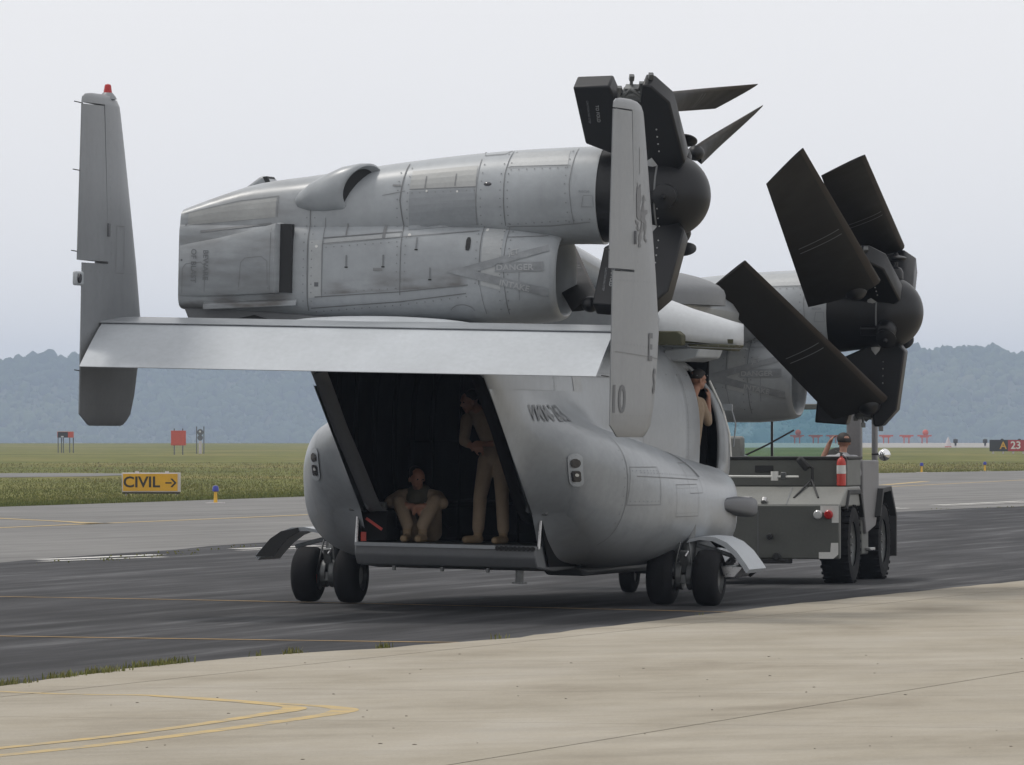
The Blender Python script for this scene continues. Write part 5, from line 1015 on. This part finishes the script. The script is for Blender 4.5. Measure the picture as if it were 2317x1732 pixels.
for sh, el, wr, hd in (((.07, -2.52, 2.11), (.06, -2.60, 1.87), (.20, -2.70, 1.80), (1, -.1, -.1)), ((.42, -2.47, 2.10), (.50, -2.56, 1.86), (.30, -2.68, 1.84), (-1, -.1, 0))):
    mid = Vector(el).lerp(Vector(wr), .4); B += [(sh, .072, el, .058, SUIT), (el, .056, mid, .050, SUIT), (mid, .040, wr, .030, SK)]; B += hand_bones(wr, hd, (0, 0, 1), (0, -.5, -1))
P2 = make_person('person in tan flight suit standing stooped in the dark ramp doorway', AM, (.35, -2.45, F_), B, ['flight_suit', 'skin', 'boots', 'vest'], hair=(hc2+V(0, 0, .030), (.096, .107, .104), (-.1, -.1, 1), -fc2), extra=[eyes(hc2, fc2, (0, 0, 1))])
# 3: man leaning from the crew door, looking forward
B = [((1.02, 4.40, 1.60), .13, (1.06, 4.42, 1.85), .13, SUIT), ((1.06, 4.42, 1.85), .135, (1.09, 4.42, 2.28), .15, SUIT), ((.93, 4.30, 2.36), .085, (1.16, 4.50, 2.34), .08, SUIT), ((1.09, 4.42, 2.42), .056, (1.12, 4.46, 2.52), .054, SK)]
hc3 = Vector((1.135, 4.48, 2.625)); fc3 = Vector((.75, .62, -.05)); B += head_bones(hc3, fc3, (.1, .1, 1))
for x in (.95, 1.10): B += [((x, 4.40, 1.58), .10, (x-.02, 4.45, 1.15), .08, SUIT), ((x-.02, 4.45, 1.15), .075, (x, 4.42, .88), .065, SUIT), ((x, 4.42, .88), .055, (x, 4.42, .80), .05, BOOT), ((x, 4.45, .79), .048, (x+.02, 4.62, .785), .042, BOOT)]
for sh, el, wr, hd in (((1.18, 4.50, 2.32), (1.24, 4.62, 2.12), (1.20, 4.80, 2.40), (.1, .1, 1)), ((.92, 4.30, 2.34), (.88, 4.45, 2.08), (1.0, 4.7, 1.95), (.3, 1, 0))):
    mid = Vector(el).lerp(Vector(wr), .3); B += [(sh, .07, el, .056, SUIT), (el, .055, mid, .048, SUIT), (mid, .042, wr, .032, SK)]; B += hand_bones(wr, hd, (0, 1, 0), (-1, 0, 0))
P3 = make_person('person in tan flight suit leaning out of the side crew door', AM, (1.02, 4.42, F_), B, ['flight_suit', 'skin', 'boots', 'vest'], hair=(hc3+V(0, 0, .030), (.096, .107, .104), (.05, .05, 1), -fc3), extra=[eyes(hc3, fc3, (0, 0, 1))])
# 4: tractor driver shading his eyes
TM = TT.matrix_basis.copy()
B = [((.98, .80, 1.22), .14, (.98, .82, 1.40), .14, SUIT), ((.98, .82, 1.40), .14, (.98, .86, 1.56), .15, SUIT), ((.80, .86, 1.60), .075, (1.14, .86, 1.60), .075, SUIT), ((.98, .86, 1.66), .052, (.985, .88, 1.74), .050, SK)]
hc4 = Vector((.99, .90, 1.835)); fc4 = Vector((-.55, .8, .05)); B += head_bones(hc4, fc4, (0, 0, 1), .95)
B += [((.90, .84, 1.24), .09, (.88, 1.2, 1.28), .07, SUIT), ((.88, 1.2, 1.28), .07, (.88, 1.3, .9), .055, SUIT), ((1.06, .84, 1.24), .09, (1.06, 1.2, 1.28), .07, SUIT), ((1.06, 1.2, 1.28), .07, (1.06, 1.3, .9), .055, SUIT)]
B += [((.80, .86, 1.59), .065, (.66, .98, 1.55), .052, SUIT), ((.66, .98, 1.55), .045, (.77, 1.04, 1.82), .032, SK)]+hand_bones((.77, 1.04, 1.82), (.5, .1, 1), (0, 1, 0), (1, 0, 0))
B += [((1.14, .86, 1.58), .065, (1.16, 1.0, 1.42), .05, SUIT), ((1.16, 1.0, 1.42), .045, (1.0, 1.2, 1.52), .032, SK)]+hand_bones((1.0, 1.2, 1.52), (-.5, .6, .4), (0, 0, 1), (0, 0, -1))
P4 = make_person('person in grey shirt driving the tow tractor with one hand raised', TM, (.98, .8, 1.1), B, ['shirt_grey', 'skin', 'boots', 'vest'], hair=(hc4+V(0, 0, .030), (.096, .107, .104), (0, 0, 1), -fc4), extra=[eyes(hc4, fc4, (0, 0, 1))])
tpart('driver_seat', 'rubber_black', lambda b: (b.box((.98, .78, 1.12), (.5, .5, .10)), b.box((.98, .60, 1.36), (.46, .10, .42))), TT, .03)

# equipment beside the seated man
CR = empty('equipment_case', AM @ V(-.86, -2.72, F_), (0, 0, YAW)); tag(CR, 'dark equipment case with red straps on the left edge of the ramp', 'case')
b = MB(); b.box((0, 0, .17), (.30, .4, .34)); b.build('case_body', 'interior', CR, bevel=.02)
b = MB(); b.box((0, -.206, .2), (.22, .01, .03), (0, .6, 0)); b.box((-.12, -.206, .06), (.06, .02, .1)); b.build('strap', 'red_paint', CR)
b = MB(); b.box((.06, -.1, .40), (.1, .12, .08)); b.build('latch_block', 'steel_dark', CR, bevel=.01)

# ------------------------------------------------------------------ signs, lamps and boxes out on the field
SG = empty('taxiway_sign', (-11.48, 218, 0), (0, 0, R(-2))); tag(SG, 'yellow taxiway sign reading CIVIL with a black arrow', 'sign')
b = MB(); b.box((0, 0, .40), (1.86, .22, .62)); b.build('sign_box', 'sign_frame', SG, bevel=.02)
b = MB(); b.box((-.02, -.115, .405), (1.74, .012, .545)); pn = b.build('sign_face', 'sign_yellow', SG)
decal('lettering', text2d('CIVIL', .52, .012, 1.0), lambda x, y: (-.30+x*.98, -.125, .40+y*.92), 'black_paint', pn)
b = MB(); b.add([(.46, -.125, .41), (.66, -.125, .41), (.66, -.125, .365), (.46, -.125, .365)], [(0, 1, 2, 3)]); b.add([(.62, -.126, .52), (.68, -.126, .53), (.82, -.126, .39), (.68, -.126, .245), (.62, -.126, .255), (.74, -.126, .39)], [(0, 1, 2, 5), (2, 3, 4, 5)]); b.build('arrow', 'black_paint', pn, recalc=False)
b = MB(); b.box((0, 0, .07), (1.84, .16, .05)); b.build('sign_base', 'black_paint', SG)
for x in (-.45, .50): b = MB(); b.cyl((x, 0, .70), (x, 0, .76), .06); b.build('sign_lug', 'sign_frame', SG)
for x in (-.8, .8): b = MB(); b.cyl((x, 0, -.04), (x, 0, .10), .03); b.build('leg', 'sign_frame', SG)
S2 = empty('runway_sign', (48.45, 680, 0), (0, 0, 0)); tag(S2, 'red and black runway sign marked A and 23 at the right edge', 'sign')
b = MB(); b.box((1.05, 0, .78), (4.2, .25, 1.15)); b.build('sign_box', 'black_paint', S2, bevel=.03)
b = MB(); b.box((1.95, -.13, .78), (2.36, .02, 1.10)); rf = b.build('red_face', 'sign_red', S2)
decal('lettering', text2d('23', 1.05, .02), lambda x, y: (1.55+x, -.15, .78+y), 'white_paint', rf); decal('lettering', text2d('A', 1.0, .02), lambda x, y: (.30+x, -.135, .76+y), 'sign_yellow', S2)
for x in (-.7, .3, 1.3, 2.3): b = MB(); b.cyl((x, 0, -.04), (x, 0, .22), .09); b.build('leg', 'sign_frame', S2)
for x in (.2, 1.9): b = MB(); b.ball((x, 0, 1.38), (.16, .1, .09), 10, 6); b.build('sign_lug', 'black_paint', S2)
def taxi_light(x, y, label, s=1.0):
    o = empty('taxiway_light', (x, y, -.01)); tag(o, label, 'taxiway light', 'blue taxiway edge lights')
    b = MB(); b.cyl((0, 0, 0), (0, 0, .26*s), .045*s, .035*s, 12); b.build('stem', 'yellow_paint_post', o)
    b = MB(); b.lathe([(0, .05*s), (.02*s, .075*s), (.09*s, .07*s), (.13*s, .055*s), (.14*s, .02*s)], (0, 0, .26*s), (0, 0, 1), 14); b.build('lens', 'lens_blue', o, smooth=40)
    b = MB(); b.cyl((0, 0, 0), (0, 0, .02), .22*s, n=18); b.build('base_plate', 'sign_frame', o)
taxi_light(-8.36, 193.2, 'blue taxiway edge light on yellow stem right of the CIVIL sign', 1.25)
taxi_light(20.75, 347, 'blue taxiway edge light standing just right of the round tractor mirror', 1.25)
taxi_light(24.85, 360, 'blue taxiway edge light nearer the red runway sign', 1.25)
# boxes on legs, left
X = empty('instrument_box', (-46.4, 712, 0)); tag(X, 'low black and red instrument box on thin legs, far left', 'instrument box')
b = MB(); b.box((0, 0, 1.86), (1.66, 1.1, .62)); bx = b.build('box_body', 'orange_red', X, bevel=.04); b = MB(); b.box((-.25, -.56, 1.84), (1.06, .03, .58)); b.build('box_front', 'black_paint', bx); b = MB(); b.box((-.3, -.58, 1.65), (.26, .02, .14)); b.build('lens', 'lens_clear', bx); b = MB(); b.box((0, 0, 2.20), (1.7, 1.14, .06)); b.build('box_lid', 'sign_frame', bx)
for x, y in ((-.75, -.3), (-.45, .4), (.45, -.3), (.78, .4), (-.2, -.3)): b = MB(); b.cyl((x, y, -.04), (x, y, 1.6), .055, n=8); b.build('leg', 'steel_dark', X)
X = empty('marker_board', (-31.6, 649, 0)); tag(X, 'square orange-red marker board on two posts', 'marker board')
b = MB(); b.box((0, 0, 1.55), (1.42, .10, 1.40)); b.build('board', 'orange_red', X, bevel=.02)
for x in (-.40, .40): b = MB(); b.box((x, .1, 1.2), (.11, .08, 2.5)); b.build('post', 'steel_dark', X)
X = empty('equipment_mast', (-30.9, 679, 0)); tag(X, 'grey metal equipment mast between two posts beside the orange board', 'mast')
for x in (-.36, .36): b = MB(); b.box((x, 0, 1.3), (.10, .10, 2.75)); b.build('post', 'steel_dark', X)
b = MB(); b.box((0, 0, .6), (.30, .2, 1.25)); b.build('pedestal', 'sign_frame', X, bevel=.02); b = MB(); b.lathe([(0, .32), (.08, .32)], (0, -.1, 2.1), (0, -1, 0), 18); b.lathe([(0, .28), (.08, .28)], (0, -.1, 1.55), (0, -1, 0), 18); b.build('disc_panel', 'steel_dark', X); b = MB(); b.ball((-.02, -.2, 2.15), .11, 10, 8); b.build('lens', 'lens_clear', X)
for k, (dx, dy, ball_) in enumerate(((1722, 946, 1), (1762, 947, 0), (1800, 947, 0), (1914, 947, 0), (1958, 947, 0), (1997, 946, 1))):
    D_ = 1400.; x = (dx-1106)/14797*D_
    X = empty('approach_light_frame', (x, D_, 0)); tag(X, ('pale red approach light frame topped by a round lamp, ' if ball_ else 'flat pale red approach light frame, ')+['seen through the cab glass, leftmost', 'second from left behind the cab glass', 'third from left beside the driver', 'just right of the cab pillar', 'middle of the three right of the cab', 'rightmost of the row'][k], 'approach light', 'red approach light frames by the far runway')
    b = MB(); b.box((0, 0, 1.55), (2.9, .3, .30)); b.box((0, 0, 1.3), (1.8, .3, .24)); b.build('crossbar', 'orange_red', X)
    for q in (-.5, .5): b = MB(); b.box((q, 0, .6), (.22, .2, 1.3)); b.build('post', 'orange_red', X)
    if ball_: b = MB(); b.ball((.2, 0, 2.2), .62, 14, 10); b.build('lamp', 'orange_red', X)
for k, (dx, h_, mm, lab) in enumerate(((2048, 1.5, 'sign_frame', 'small white cone marker on the far runway edge'), (2062, .5, 'black_paint', 'small dark runway light beside the white cone'), (2126, .5, 'black_paint', 'small dark runway light left of the red sign'))):
    D_ = 1050. if k else 1000.; x = (dx+ (2 if k else 0) -1106)/14797*D_; X = empty('runway_marker', (x, D_, 0)); tag(X, lab, 'marker')
    b = MB(); b.lathe([(0, .5), (h_*.4, .40), (h_*.8, .18), (h_, .05)] if k == 0 else [(0, .15), (h_, .15), (h_+.1, .35), (h_+.6, .35), (h_+.7, .1)], (0, 0, -.02), (0, 0, 1), 14); b.build('marker_body', mm, X, smooth=40); b = MB(); b.cyl((0, 0, -.03), (0, 0, .12), .5 if k == 0 else .2, n=12); b.build('marker_base', 'orange_red' if k == 0 else 'sign_frame', X)

# ------------------------------------------------------------------ haze
hz = MB(); hz.box((0, 3390, 40.5), (3000, 6870, 96.5)); m = bpy.data.materials.new('haze'); m.use_nodes = True; MATS['haze'] = m; t = m.node_tree; t.nodes.clear()
o_ = t.nodes.new('ShaderNodeOutputMaterial'); pv = t.nodes.new('ShaderNodeVolumePrincipled'); pv.inputs['Color'].default_value = (.66, .79, 1.0, 1); pv.inputs['Density'].default_value = 1.6e-4; pv.inputs['Anisotropy'].default_value = .0
t.links.new(pv.outputs[0], o_.inputs['Volume']); h = hz.build('haze', 'haze'); tag(h, 'thin bluish summer haze over the airfield', 'haze', kind='stuff')
